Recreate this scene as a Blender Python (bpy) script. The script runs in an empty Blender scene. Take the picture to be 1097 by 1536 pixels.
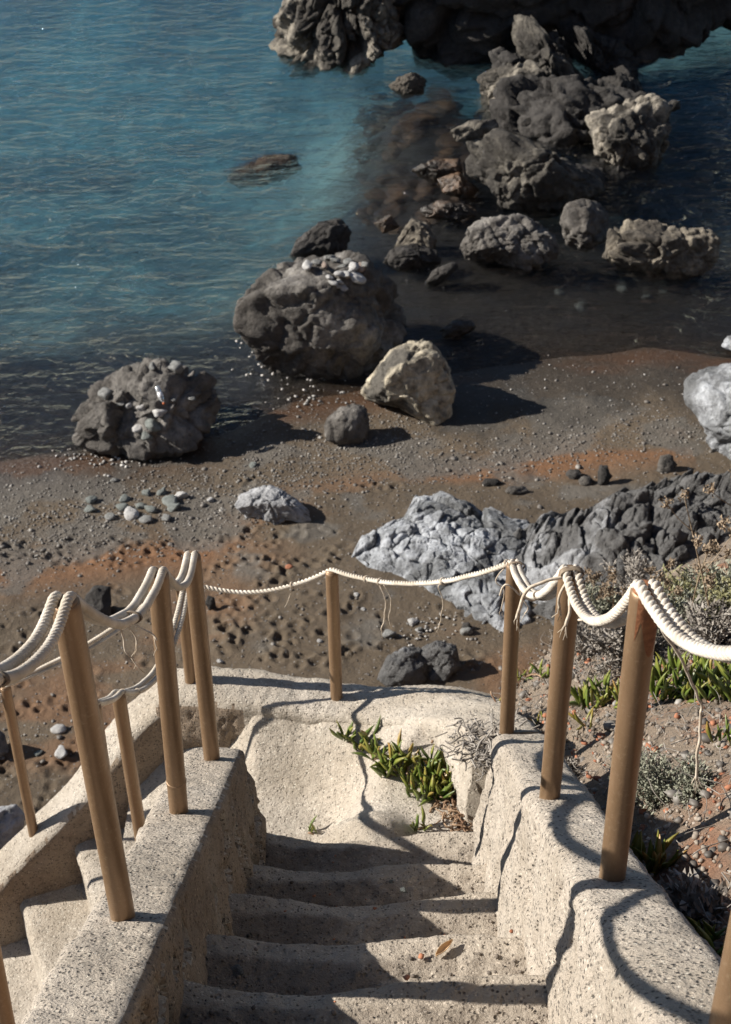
import bpy, bmesh, math, random
import numpy as np
from mathutils import Vector, Matrix
random.seed(7); RNG = np.random.default_rng(7)
SC = bpy.context.scene; COL = SC.collection
# ------------------------------------------------------------------ camera, sky, sun
W, H, F = 1097.0, 1536.0, 2133.0
PITCH, ROLL, CZ = math.radians(37.3), 0.0184, 11.5
FW = np.array([0, math.cos(PITCH), -math.sin(PITCH)]); DN0 = np.array([0, -math.sin(PITCH), -math.cos(PITCH)])
RT = math.cos(ROLL) * np.array([1., 0, 0]) + math.sin(ROLL) * DN0
DN = -math.sin(ROLL) * np.array([1., 0, 0]) + math.cos(ROLL) * DN0
UP = -DN; CAM = np.array([0, 0, CZ])
cd = bpy.data.cameras.new('camera'); cam = bpy.data.objects.new('camera', cd); COL.objects.link(cam)
cam.matrix_world = Matrix(((RT[0], UP[0], -FW[0], 0), (RT[1], UP[1], -FW[1], 0), (RT[2], UP[2], -FW[2], CZ), (0, 0, 0, 1)))
cd.sensor_fit = 'VERTICAL'; cd.sensor_height = 36.0; cd.lens = 36.0 * F / H
cd.clip_start = 0.1; cd.clip_end = 2000
cd.dof.use_dof = True; cd.dof.focus_distance = 3.7; cd.dof.aperture_fstop = 9.5
SC.camera = cam
SUN_EL, SUN_AZ = math.radians(30.5), math.radians(7)      # azimuth 0: straight from -X; positive: from beyond the stairs
world = bpy.data.worlds.new('World'); SC.world = world; world.use_nodes = True
wn = world.node_tree; sky = wn.nodes.new('ShaderNodeTexSky'); sky.sky_type = 'NISHITA'; sky.sun_disc = False
sky.air_density = .8; sky.dust_density = .3; sky.sun_elevation = SUN_EL; sky.sun_rotation = math.radians(270) + SUN_AZ
bg = wn.nodes['Background']; bg.inputs['Strength'].default_value = 0.05
wn.links.new(sky.outputs[0], bg.inputs[0])
sl = bpy.data.lights.new('sun', 'SUN'); sl.energy = 5.0; sl.angle = math.radians(0.53); sl.color = (1, .94, .85)
so = bpy.data.objects.new('sun', sl); COL.objects.link(so)
LD = Vector((math.cos(SUN_EL) * math.cos(SUN_AZ), -math.cos(SUN_EL) * math.sin(SUN_AZ), -math.sin(SUN_EL)))
so.rotation_euler = LD.to_track_quat('-Z', 'Y').to_euler(); so.location = (-20, 5, 30)
vs = SC.view_settings; vs.view_transform = 'Standard'; vs.look = 'None'; vs.exposure = 0.78; vs.gamma = 1.0; vs.use_curve_mapping = False
SC.cycles.use_denoising = True; SC.cycles.max_bounces = 8; SC.cycles.volume_bounces = 2; SC.cycles.transparent_max_bounces = 12
SC.cycles.caustics_reflective = False; SC.cycles.caustics_refractive = False

# ------------------------------------------------------------------ picture -> place
def ray(px, py): return FW + (py - H / 2) / F * DN + (px - W / 2) / F * RT
def at(px, py, z): return CAM + ray(px, py) * z
def on_z(px, py, h):
    r = ray(px, py); return CAM + r * ((h - CZ) / r[2])
def rel(x, y, z): return np.array([x, y, z + CZ])

# ------------------------------------------------------------------ noise
def _h(ix, iy, iz, s):
    n = (ix * 374761393 + iy * 668265263 + iz * 2147483647 + s * 1274126177) & 0xffffffff
    n = ((n ^ (n >> 13)) * 1274126177) & 0xffffffff
    return ((n ^ (n >> 16)) & 0xffff) / 32767.5 - 1.0
def noise(p, s=0):
    p = np.asarray(p, float); i = np.floor(p).astype(np.int64); f = p - i; u = f * f * f * (f * (f * 6 - 15) + 10)
    r = 0
    for a in (0, 1):
        for b in (0, 1):
            for c in (0, 1):
                w = (u[..., 0] if a else 1 - u[..., 0]) * (u[..., 1] if b else 1 - u[..., 1]) * (u[..., 2] if c else 1 - u[..., 2])
                r = r + w * _h(i[..., 0] + a, i[..., 1] + b, i[..., 2] + c, s)
    return r
def fbm(p, o=4, s=0, g=.5):
    a = 1.; r = 0; t = 0
    for k in range(o):
        r = r + a * noise(np.asarray(p) * 2.03 ** k + k * 17.3, s + k); t += a; a *= g
    return r / t
def ridged(p, o=4, s=0):
    a = 1.; r = 0; t = 0
    for k in range(o):
        r = r + a * (1 - 2 * np.abs(noise(np.asarray(p) * 2.1 ** k + k * 11.7, s + k))); t += a; a *= .55
    return r / t
def sstep(a, b, x):
    t = np.clip((x - a) / (b - a), 0, 1); return t * t * (3 - 2 * t)

# ------------------------------------------------------------------ objects
def tag(o, label=None, cat=None, group=None, kind=None):
    if label: o['label'] = label
    if cat: o['category'] = cat
    if group: o['group'] = group
    if kind: o['kind'] = kind
    return o
def mesh_np(name, v, f, smooth=True):
    me = bpy.data.meshes.new(name); v = np.asarray(v, np.float32); f = np.asarray(f, np.int32); n = f.shape[1]
    me.vertices.add(len(v)); me.vertices.foreach_set('co', v.ravel())
    me.loops.add(f.size); me.loops.foreach_set('vertex_index', f.ravel())
    me.polygons.add(len(f)); me.polygons.foreach_set('loop_start', np.arange(0, f.size, n, dtype=np.int32))
    me.update(calc_edges=True); me.validate()
    if smooth: me.polygons.foreach_set('use_smooth', np.ones(len(me.polygons), bool))
    return me
def link(name, me, mat=None, parent=None, loc=None):
    o = bpy.data.objects.new(name, me); COL.objects.link(o)
    if mat is not None and me is not None:
        if not me.materials: me.materials.append(mat)
    if parent is not None: o.parent = parent
    if loc is not None: o.location = loc
    return o
def obj(name, v, f, mat, parent=None, smooth=True):
    v = np.asarray(v, float)
    if parent is not None: v = v - np.array(parent.location)
    return link(name, mesh_np(name, v, f, smooth), mat, parent)
def thing(name, loc, label, cat, group=None):
    o = bpy.data.objects.new(name, None); COL.objects.link(o); o.location = loc; o.empty_display_size = .05
    return tag(o, label, cat, group)
def grid_faces(nu, nv, closed=False):
    i = np.arange(nu - 1)[:, None]; m = nv if closed else nv - 1; j = np.arange(m)[None, :]
    a = i * nv + j; b = i * nv + (j + 1) % nv
    return np.stack([a, b, b + nv, a + nv], -1).reshape(-1, 4)
def set_color(me, rgb):
    ca = me.color_attributes.new('col', 'FLOAT_COLOR', 'POINT')
    ca.data.foreach_set('color', np.concatenate([rgb, np.ones((len(rgb), 1))], 1).astype(np.float32).ravel())

# ------------------------------------------------------------------ materials
class M:
    def __init__(s, name, rough=.8):
        s.m = bpy.data.materials.new(name); s.m.use_nodes = True; s.t = s.m.node_tree; s.b = s.t.nodes['Principled BSDF']
        s.b.inputs['Roughness'].default_value = rough; s.tc = s.n('ShaderNodeTexCoord'); s.co = s.tc.outputs['Object']
    def n(s, k, **kw):
        x = s.t.nodes.new(k)
        for a, b in kw.items(): setattr(x, a, b)
        return x
    def l(s, a, b): s.t.links.new(a, b)
    def world_co(s): s.co = s.n('ShaderNodeNewGeometry').outputs['Position']; return s
    def noise(s, scale, detail=4, rough=.55, dist=0, vec=None):
        x = s.n('ShaderNodeTexNoise'); x.inputs['Scale'].default_value = scale; x.inputs['Detail'].default_value = detail
        x.inputs['Roughness'].default_value = rough; x.inputs['Distortion'].default_value = dist; s.l(vec or s.co, x.inputs['Vector'])
        return x.outputs['Fac']
    def voro(s, scale, feature='F1', out='Distance', vec=None):
        x = s.n('ShaderNodeTexVoronoi', feature=feature); x.inputs['Scale'].default_value = scale; s.l(vec or s.co, x.inputs['Vector'])
        return x.outputs[out]
    def ramp(s, fac, stops):
        x = s.n('ShaderNodeValToRGB'); e = x.color_ramp.elements
        while len(e) < len(stops): e.new(.5)
        for k, (p, c) in enumerate(stops):
            e[k].position = p; e[k].color = (c if hasattr(c, '__len__') else (c, c, c)) + (1,) if hasattr(c, '__len__') else (c, c, c, 1)
        s.l(fac, x.inputs[0]); return x.outputs[0]
    def mix(s, fac, a, b, mode='MIX'):
        x = s.n('ShaderNodeMix', data_type='RGBA', blend_type=mode)
        for v, i in ((fac, 0), (a, 6), (b, 7)):
            if hasattr(v, 'node'): s.l(v, x.inputs[i])
            elif i == 0: x.inputs[0].default_value = v
            else: x.inputs[i].default_value = tuple(v) + (1,)
        return x.outputs[2]
    def math(s, op, a, b=None):
        x = s.n('ShaderNodeMath', operation=op)
        for k, v in enumerate((a, b)):
            if v is None: continue
            if hasattr(v, 'node'): s.l(v, x.inputs[k])
            else: x.inputs[k].default_value = v
        return x.outputs[0]
    def bump(s, h, dist, strength=1.0, prev=None):
        x = s.n('ShaderNodeBump'); x.inputs['Distance'].default_value = dist; x.inputs['Strength'].default_value = strength
        s.l(h, x.inputs['Height'])
        if prev is not None: s.l(prev, x.inputs['Normal'])
        return x.outputs[0]
    def done(s, col=None, normal=None, rough=None):
        if col is not None:
            if hasattr(col, 'node'): s.l(col, s.b.inputs['Base Color'])
            else: s.b.inputs['Base Color'].default_value = tuple(col) + (1,)
        if normal is not None: s.l(normal, s.b.inputs['Normal'])
        if rough is not None: s.l(rough, s.b.inputs['Roughness'])
        return s.m

def mat_concrete(name, light, dark, speck, speck_amt=.5, soil=False):
    m = M(name, .92).world_co()
    big = m.noise(2.3, 5); c = m.mix(m.ramp(big, [(.35, 0.), (.68, 1.)]), dark, light)
    mid = m.noise(14, 5, .65); c = m.mix(m.math('MULTIPLY', m.ramp(mid, [(.45, 0.), (.7, 1.)]), .35), c, tuple(x * .62 for x in dark))
    c = m.mix(m.ramp(m.noise(1.1, 6, .65, .8), [(.36, .34), (.52, 0.)]), c, tuple(x * .66 for x in dark))
    v = m.voro(95, out='Color'); sp = m.ramp(m.voro(95), [(.22, 1.), (.46, 0.)])
    hsv = m.n('ShaderNodeSeparateColor'); m.l(v, hsv.inputs[0])
    pick = m.ramp(hsv.outputs[0], [(1 - speck_amt - .03, 0.), (1 - speck_amt + .03, 1.)])
    pick2 = m.ramp(hsv.outputs[1], [(.78, 0.), (.84, 1.)])
    patch = m.ramp(m.noise(5, 3), [(.3, .35), (.62, 1.)])
    c = m.mix(m.math('MULTIPLY', m.math('MULTIPLY', sp, pick), patch), c, speck)
    c = m.mix(m.math('MULTIPLY', m.math('MULTIPLY', sp, pick2), .7), c, tuple(min(.8, x * 1.45) for x in light))
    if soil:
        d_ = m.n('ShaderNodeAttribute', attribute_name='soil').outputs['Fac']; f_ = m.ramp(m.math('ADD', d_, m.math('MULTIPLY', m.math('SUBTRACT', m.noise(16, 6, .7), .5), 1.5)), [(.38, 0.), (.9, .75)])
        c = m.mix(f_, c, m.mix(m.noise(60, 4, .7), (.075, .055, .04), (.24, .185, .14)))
    fine = m.noise(190, 3, .7)
    c = m.mix(.45, c, m.mix(fine, (.25, .25, .25), (.75, .75, .75)), 'OVERLAY')
    nb = m.bump(m.noise(22, 6, .7), .03); nb = m.bump(m.math('SUBTRACT', fine, m.math('MULTIPLY', sp, pick)), .004, 1, nb)
    pit = m.ramp(m.voro(34), [(.08, 0.), (.24, 1.)]); nb = m.bump(pit, .008, 1, nb)
    return m.done(c, nb)
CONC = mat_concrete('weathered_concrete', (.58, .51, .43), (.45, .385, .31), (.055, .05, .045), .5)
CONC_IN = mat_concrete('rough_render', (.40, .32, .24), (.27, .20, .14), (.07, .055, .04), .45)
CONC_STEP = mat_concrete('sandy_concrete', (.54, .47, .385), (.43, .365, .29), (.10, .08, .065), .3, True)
CONC_FAR = mat_concrete('smooth_concrete', (.58, .52, .445), (.46, .395, .315), (.20, .17, .13), .22)

def mat_rock(name, dark, light, lo=.45, hi=.65, scale=.9, bump=.06, rough=.85, sc=1.0):
    m = M(name, rough).world_co()
    n1 = m.noise(scale, 6, .6, .6); c = m.mix(m.ramp(n1, [(lo, 0.), (hi, 1.)]), dark, light)
    n2 = m.noise(6 * sc, 6, .65); c = m.mix(m.ramp(n2, [(.35, .75), (.6, 0.)]), c, tuple(x * .45 for x in dark))
    n3 = m.noise(28 * sc, 5, .7); c = m.mix(.7, c, m.mix(n3, (.15, .15, .15), (.85, .85, .85)), 'OVERLAY')
    nb = m.bump(n2, bump * 1.6); nb = m.bump(m.noise(17 * sc, 6, .7, .4), bump * .7, 1, nb); nb = m.bump(n3, bump * .25, 1, nb)
    return m.done(c, nb)
ROCK = mat_rock('basalt', (.11, .098, .086), (.31, .29, .265), .42, .66)
ROCK_DARK = mat_rock('dark_basalt', (.045, .040, .036), (.10, .092, .085), .45, .7)
ROCK_BROWN = mat_rock('brown_tuff', (.10, .085, .068), (.30, .26, .20), .46, .62, 1.2)
ROCK_PALE = mat_rock('pale_blue_grey_rock', (.16, .165, .17), (.47, .49, .52), .40, .56, 1.2, .05)
ROCK_MIX = mat_rock('veined_basalt', (.13, .127, .125), (.42, .43, .45), .53, .62, .8, .06)
ROCK_CREAM = mat_rock('cream_rock', (.10, .09, .075), (.50, .44, .33), .44, .50, .85, .03)
ROCK_CRAG = mat_rock('crag_rock', (.06, .053, .045), (.20, .18, .148), .46, .62, 1.2, .07)
ROCK_GREY = mat_rock('light_grey_rock', (.24, .24, .245), (.46, .465, .48), .38, .6, 1.6, .03)
ROCK_WET = mat_rock('wet_rock', (.035, .028, .022), (.13, .075, .04), .45, .62, 1.5, .03, .35)
ROCK_RUST = mat_rock('rusty_rock', (.07, .04, .022), (.22, .115, .05), .42, .62, 1.6, .03, .5)
ROCK_WHITE = mat_rock('bleached_rock', (.075, .066, .055), (.42, .375, .305), .44, .56, .8, .07)

def mat_plain(name, a, b, scale, rough=.7, bump=0, bscale=40):
    m = M(name, rough); c = m.mix(m.ramp(m.noise(scale, 4), [(.35, 0.), (.65, 1.)]), a, b)
    return m.done(c, m.bump(m.noise(bscale, 4), bump) if bump else None)

# posts
def mat_post():
    m = M('brown_painted_steel', .42); m.b.inputs['Metallic'].default_value = .4
    mp = m.n('ShaderNodeMapping'); mp.inputs['Scale'].default_value = (1, 1, .12); m.l(m.co, mp.inputs[0])
    c = m.mix(m.ramp(m.noise(30, 5, .6, 0, mp.outputs[0]), [(.3, 0.), (.7, 1.)]), (.215, .135, .074), (.285, .185, .11))
    c = m.mix(m.ramp(m.noise(70, 5, .7), [(.55, 0.), (.75, .5)]), c, (.40, .30, .20))
    c = m.mix(m.ramp(m.noise(7, 5, .6, 1), [(.62, 0.), (.74, .75)]), c, (.20, .10, .05))
    return m.done(c, m.bump(m.noise(90, 4, .7), .0012), m.ramp(m.noise(18, 4), [(.3, .34), (.7, .5)]))
POST = mat_post()
def mat_rust():
    m = M('rust_patch', .75); c = m.mix(m.ramp(m.noise(45, 5, .7), [(.35, 0.), (.65, 1.)]), (.15, .05, .02), (.30, .13, .055))
    return m.done(c, m.bump(m.noise(80, 5), .002))
RUST = mat_rust()
def mat_rope():
    m = M('cotton_rope', .9).world_co()
    c = m.mix(m.ramp(m.noise(9, 5, .6), [(.3, 0.), (.65, 1.)]), (.47, .405, .32), (.68, .625, .545))
    f = m.noise(420, 3, .7); c = m.mix(.4, c, m.mix(f, (.2, .2, .2), (.8, .8, .8)), 'OVERLAY')
    return m.done(c, m.bump(f, .0016))
ROPE = mat_rope()
TWINE = mat_plain('twine', (.42, .34, .25), (.62, .54, .44), 60, .9)
TIE = mat_plain('tarred_tie', (.14, .10, .07), (.30, .24, .17), 60, .85)

def mat_leaf(name, a, b, tip):
    m = M(name, .42)
    info = m.n('ShaderNodeObjectInfo')
    c = m.mix(info.outputs['Random'], a, b)
    sep = m.n('ShaderNodeSeparateXYZ'); m.l(m.co, sep.inputs[0])
    t = m.ramp(sep.outputs[2], [(.5, 0.), (1., 1.)])
    pick = m.ramp(info.outputs['Random'], [(.3, .15), (.9, .8)])
    c = m.mix(m.math('MULTIPLY', t, pick), c, tip)
    c = m.mix(m.ramp(m.noise(6, 3), [(.4, 0.), (.8, .5)]), c, tuple(x * .6 for x in a))
    m.b.inputs['Subsurface Weight'].default_value = 0.0
    return m.done(c)
LEAF = mat_leaf('ice_plant_leaf', (.075, .125, .020), (.17, .205, .035), (.30, .25, .06))
LEAF_Y = mat_leaf('yellowing_leaf', (.16, .17, .03), (.26, .21, .045), (.40, .20, .07))
DRY = mat_plain('dead_leaf', (.16, .085, .045), (.36, .25, .16), 25, .8)
GREYTWIG = mat_plain('bleached_twigs', (.14, .12, .10), (.34, .31, .275), 12, .85)
SAGE = mat_plain('grey_green_leaf', (.15, .155, .11), (.33, .33, .255), 9, .8)
SAGE2 = mat_plain('olive_leaf', (.13, .13, .055), (.29, .27, .14), 9, .8)
WEED = mat_plain('dry_stalk', (.17, .12, .075), (.34, .26, .18), 20, .85)
CHIP = mat_plain('terracotta_chip', (.22, .075, .035), (.40, .17, .09), 8, .8)
PEB = mat_plain('pebble', (.12, .118, .11), (.40, .39, .37), 1.2, .6, .01, 30)
def mat_pebbles():
    m = M('mixed_pebbles', .6).world_co()
    c = m.ramp(m.voro(9, out='Color'), [(0., (.06, .05, .042)), (.5, (.13, .115, .10)), (.8, (.20, .185, .165)), (1., (.36, .34, .31))])
    return m.done(c)
PEBS = mat_pebbles()

# sand and seabed: colour from real patches of darker, rusty and gravelly sand, plus cliff shade painted on the seabed (vertex colour), grain from noise
def mat_sand(name, wet=True):
    m = M(name, .9).world_co()
    at_ = m.n('ShaderNodeAttribute', attribute_name='col'); c = at_.outputs['Color']
    g = m.noise(55, 5, .8); c = m.mix(.75, c, m.mix(g, (.1, .1, .1), (.9, .9, .9)), 'OVERLAY')
    v = m.voro(30, out='Color'); s = m.n('ShaderNodeSeparateColor'); m.l(v, s.inputs[0])
    sp = m.math('MULTIPLY', m.ramp(m.voro(30), [(.2, 1.), (.42, 0.)]), m.ramp(s.outputs[0], [(.80, 0.), (.86, .8)]))
    c = m.mix(sp, c, m.ramp(s.outputs[1], [(0., (.05, .045, .04)), (.6, (.16, .15, .14)), (1., (.34, .33, .31))]))
    nb = m.bump(m.noise(11, 6, .65), .03 if wet else .06); nb = m.bump(g, .012 if wet else .02, 1, nb)
    if not wet: return m.done(c, nb)
    w = m.n('ShaderNodeSeparateXYZ'); m.l(m.co, w.inputs[0])
    r = m.ramp(m.math('ADD', w.outputs[2], m.math('MULTIPLY', m.noise(3), .06)), [(.05, .42), (.16, .9)])
    return m.done(c, nb, r)
SAND = mat_sand('dark_volcanic_sand')
SOIL = mat_sand('dry_hill_soil', False)

def mat_water():
    m = M('sea_water'); t = m.t; t.nodes.remove(m.b); m.world_co()
    mp = m.n('ShaderNodeMapping'); mp.inputs['Rotation'].default_value = (0, 0, .35); mp.inputs['Scale'].default_value = (.8, 1.7, 1); m.l(m.co, mp.inputs[0])
    nb = m.bump(m.noise(1.15, 3, .55, .7, mp.outputs[0]), .42); nb = m.bump(m.noise(3.6, 4, .6, .6, mp.outputs[0]), .15, 1, nb)
    lw = m.n('ShaderNodeLayerWeight'); lw.inputs['Blend'].default_value = .5; m.l(nb, lw.inputs['Normal'])
    fr = m.math('ADD', m.math('MULTIPLY', m.math('POWER', lw.outputs['Facing'], 5.0), .98), .02)   # Schlick reflectance of water, the same from both sides
    gl = m.n('ShaderNodeBsdfGlossy'); gl.inputs['Roughness'].default_value = .04; m.l(nb, gl.inputs['Normal'])
    tr0 = m.n('ShaderNodeBsdfTransparent'); rf = m.n('ShaderNodeBsdfRefraction'); rf.inputs['IOR'].default_value = 1.33; rf.inputs['Roughness'].default_value = .0; m.l(nb, rf.inputs['Normal'])
    tr = m.n('ShaderNodeMixShader'); tr.inputs[0].default_value = .6; m.l(tr0.outputs[0], tr.inputs[1]); m.l(rf.outputs[0], tr.inputs[2]); mx = m.n('ShaderNodeMixShader')
    m.l(fr, mx.inputs[0]); m.l(tr.outputs[0], mx.inputs[1]); m.l(gl.outputs[0], mx.inputs[2])
    out = t.nodes['Material Output']; m.l(mx.outputs[0], out.inputs['Surface'])
    ab = m.n('ShaderNodeVolumeAbsorption'); ab.inputs['Color'].default_value = (.05, .72, .95, 1); ab.inputs['Density'].default_value = .10
    sv_ = m.n('ShaderNodeVolumeScatter'); sv_.inputs['Color'].default_value = (.30, .52, .95, 1); sv_.inputs['Density'].default_value = .016; sv_.inputs['Anisotropy'].default_value = .2
    ad = m.n('ShaderNodeAddShader'); m.l(ab.outputs[0], ad.inputs[0]); m.l(sv_.outputs[0], ad.inputs[1]); m.l(ad.outputs[0], out.inputs['Volume'])
    return m.m
WATER = mat_water()

# ------------------------------------------------------------------ beach and seabed (one sheet)
SHX = [-400, -40, -9, -5.15, -2.08, -1.15, .5, 1.61, 3.2, 4.4, 5.76, 8, 40, 400]
SHY = [14, 15, 16.2, 16.5, 17.05, 17.9, 18.3, 18.5, 19.0, 19.2, 18.9, 18.2, 17, 17]
def shore(x): return np.interp(x, SHX, SHY)
def beach_h(x, y):
    d = y - shore(x) + .25 * fbm(np.stack([x * .5, y * .5, x * 0], -1), 3, 5)
    land = np.where(d < 0, .085 * -d - .0012 * d * d * (d > -20), 0)
    land = np.minimum(land, 1.3)
    dd = np.maximum(d, 0)
    deep = np.minimum(.11 * dd + .022 * dd ** 2, 3.4 - 1.0 * np.exp(-dd / 14))
    ridge = np.exp(-(((x - 1.6) / 2.6) ** 2 + ((y - 26.5) / 7.5) ** 4)); right = sstep(3.0, 7.0, x)
    deep = deep * (1 - .85 * ridge); deep = np.where(x > 2.5, deep * (1 - .35 * right), deep)
    return land - deep
def foot_regions():
    R = []
    def box(n, x0, y0, x1, y1): R.extend((random.uniform(x0, x1), random.uniform(y0, y1)) for _ in range(n))
    box(26, -20, 785, 340, 830); box(40, 330, 880, 540, 1000); box(40, -20, 900, 130, 1230); box(16, 330, 690, 640, 790); box(22, 300, 790, 520, 870)
    box(12, 560, 900, 720, 1010); box(14, 120, 850, 330, 1000)
    return R
def ax(dense0, dense1, st, lo, hi, mid0=None, mid1=None, mst=.15):
    a = list(np.arange(dense0, dense1, st))
    def grow(x, end, s, sg):
        r = []
        while (end - x) * sg > 0:
            s = min(s * 1.12, 40) if abs(x) > 32 else min(s * 1.12, mst)
            x += sg * s; r.append(x)
        return r
    return np.array(grow(a[0], lo, st, -1)[::-1] + a + grow(a[-1], hi, st, 1))
xs = ax(-6.4, 6.0, .028, -400, 400); ys = ax(8.4, 20.0, .028, -60, 700)
X, Y = np.meshgrid(xs, ys, indexing='ij'); Z = beach_h(X, Y)
landm = sstep(-.02, .12, Z)
Z = Z + landm * (.035 * fbm(np.stack([X * 1.6, Y * 1.6, X * 0], -1), 4, 9) + .010 * fbm(np.stack([X * 7, Y * 7, X * 0], -1), 3, 19)) \
      + (1 - landm) * .10 * fbm(np.stack([X * .9, Y * .9, X * 0], -1), 4, 29) * sstep(0, .5, -Z)
for (fx, fy) in foot_regions():
    p = on_z(fx, fy, .45); a = random.uniform(0, 6.28); L = random.uniform(.8, 1.2)
    i0, i1 = np.searchsorted(xs, [p[0] - .5, p[0] + .5]); j0, j1 = np.searchsorted(ys, [p[1] - .5, p[1] + .5])
    if i1 - i0 < 3 or j1 - j0 < 3: continue
    lx = X[i0:i1, j0:j1] - p[0]; ly = Y[i0:i1, j0:j1] - p[1]
    u = lx * math.cos(a) + ly * math.sin(a); v = -lx * math.sin(a) + ly * math.cos(a)
    dz = 0
    for (c, ru, rv, dp) in ((.07 * L, .085 * L, .062 * L, 1.), (-.10 * L, .055 * L, .05 * L, .9)):
        r = np.sqrt(((u - c) / ru) ** 2 + (v / rv) ** 2)
        dz = dz - .028 * dp * (1 - sstep(.15, 1.2, r)) + .014 * np.exp(-((r - 1.4) / .35) ** 2)
    Z[i0:i1, j0:j1] += dz * landm[i0:i1, j0:j1] * random.uniform(.7, 1.2)
P3 = np.stack([X, Y, X * 0], -1)
n1 = fbm(P3 * .55, 4, 40); n2 = fbm(P3 * 1.4, 4, 50); n3 = fbm(P3 * np.array([.5, 1.6, 1]), 4, 60)
dsh = shore(X) - Y
grav = sstep(-.05, .2, n2 + .55 * np.exp(-((dsh - 1.7) / .75) ** 2) + .35 * np.exp(-((dsh - 2.6) / .5) ** 2) - .28)
rust = np.clip(.9 * np.exp(-((dsh - .35) / .45) ** 2) + .85 * np.exp(-((dsh - 3.0) / .45) ** 2) * (X < 4.5) + .55 * sstep(2.5, 5, dsh) * sstep(0, .35, n1) - .55 * sstep(.05, .4, -n3), 0, 1)
rust *= sstep(-.25, .25, n3 + .15)
base = np.array([.098, .072, .046]); C = np.ones(X.shape + (3,)) * base
C = C * (1 + .35 * n1[..., None])
C = C * (1 - rust[..., None]) + rust[..., None] * np.array([.175, .082, .034])
C = C * (1 - .75 * grav[..., None]) + .75 * grav[..., None] * np.array([.108, .098, .084])
wet = sstep(.12, .02, Z - .09 * sstep(.5, 1.5, X))[..., None]; C = C * (1 - .62 * wet); under = sstep(.0, -.12, Z)[..., None]; C = C * (1 - .5 * under) + .5 * under * np.array([.016, .016, .017])
sea = sstep(-.45, -1.7, Z)[..., None]
patchy = sstep(-.1, .25, fbm(P3 * np.array([.5, .8, 1]), 4, 70))[..., None]
stony = sstep(.0, .35, fbm(P3 * 2.6, 3, 75))[..., None]
bed = np.array([.27, .30, .26]) * (1 - .75 * patchy) + .75 * patchy * np.array([.10, .07, .055]); bed = bed * (1 + .7 * stony * (1 - patchy))
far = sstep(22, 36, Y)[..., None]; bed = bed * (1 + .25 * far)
ridge = (sstep(-1.0, .5, X + .5 * n1) * sstep(34, 30, Y))[..., None]; ridge = np.maximum(ridge, .9 * sstep(-2.6, -.6, X + .6 * n1)[..., None] * sstep(24, 21.5, Y)[..., None])  # brown reef bed; also holds the headland cliff's shadow and reflection as colour
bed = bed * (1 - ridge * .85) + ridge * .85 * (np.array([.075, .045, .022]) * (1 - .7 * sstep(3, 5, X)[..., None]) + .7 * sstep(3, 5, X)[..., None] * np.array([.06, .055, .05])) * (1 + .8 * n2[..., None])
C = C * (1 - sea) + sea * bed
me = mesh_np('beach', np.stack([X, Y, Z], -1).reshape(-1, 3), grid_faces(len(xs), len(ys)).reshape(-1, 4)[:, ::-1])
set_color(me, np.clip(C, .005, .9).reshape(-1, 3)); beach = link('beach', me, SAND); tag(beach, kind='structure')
def ground(x, y):
    i = min(max(np.searchsorted(xs, x), 0), len(xs) - 1); j = min(max(np.searchsorted(ys, y), 0), len(ys) - 1); return float(Z[i, j])
def on_ground(px, py):
    p = on_z(px, py, .3)
    for _ in range(6): p = on_z(px, py, ground(p[0], p[1]))
    return p
sv = [(-390, 12, 0), (390, 12, 0), (390, 690, 0), (-390, 690, 0), (-390, 12, -12), (390, 12, -12), (390, 690, -12), (-390, 690, -12)]
sea_o = obj('sea', sv, [(0, 1, 2, 3), (7, 6, 5, 4), (0, 4, 5, 1), (1, 5, 6, 2), (2, 6, 7, 3), (3, 7, 4, 0)], WATER, None, False); tag(sea_o, kind='structure')

# ------------------------------------------------------------------ sweeps for walls
def resample(pts, step):
    pts = np.asarray(pts, float); d = np.r_[0, np.cumsum(np.linalg.norm(np.diff(pts, axis=0), axis=1))]
    n = max(2, int(round(d[-1] / step)) + 1); s = np.linspace(0, d[-1], n)
    return np.stack([np.interp(s, d, pts[:, k]) for k in range(3)], 1), s
def catmull(pts, n=16):
    p = np.asarray(pts, float); p = np.vstack([2 * p[0] - p[1], p, 2 * p[-1] - p[-2]]); out = []
    for i in range(1, len(p) - 2):
        t = np.linspace(0, 1, n, endpoint=False)[:, None]; a, b, c, d = p[i - 1], p[i], p[i + 1], p[i + 2]
        out.append(.5 * (2 * b + (c - a) * t + (2 * a - 5 * b + 4 * c - d) * t ** 2 + (3 * b - a - 3 * c + d) * t ** 3))
    return np.vstack(out + [p[-2][None]])
def section(w, hl, hr, r, n=40, batter=.02):
    """cross-section (lateral, height): left foot, up, rounded top, down to the right foot"""
    h = w / 2; pts = [(-h - batter * hl * 4, -hl), (-h, -r)]
    for k in range(7): a = math.pi - k / 6 * math.pi / 2; pts.append((-h + r + r * math.cos(a), -r + r * math.sin(a)))
    for k in range(7): a = math.pi / 2 - k / 6 * math.pi / 2; pts.append((h - r + r * math.cos(a), -r + r * math.sin(a)))
    pts += [(h, -r), (h + batter * hr * 4, -hr)]
    p3, _ = resample(np.c_[np.array(pts), np.zeros(len(pts))], (hl + hr + w) / n); return p3[:, :2]
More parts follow.
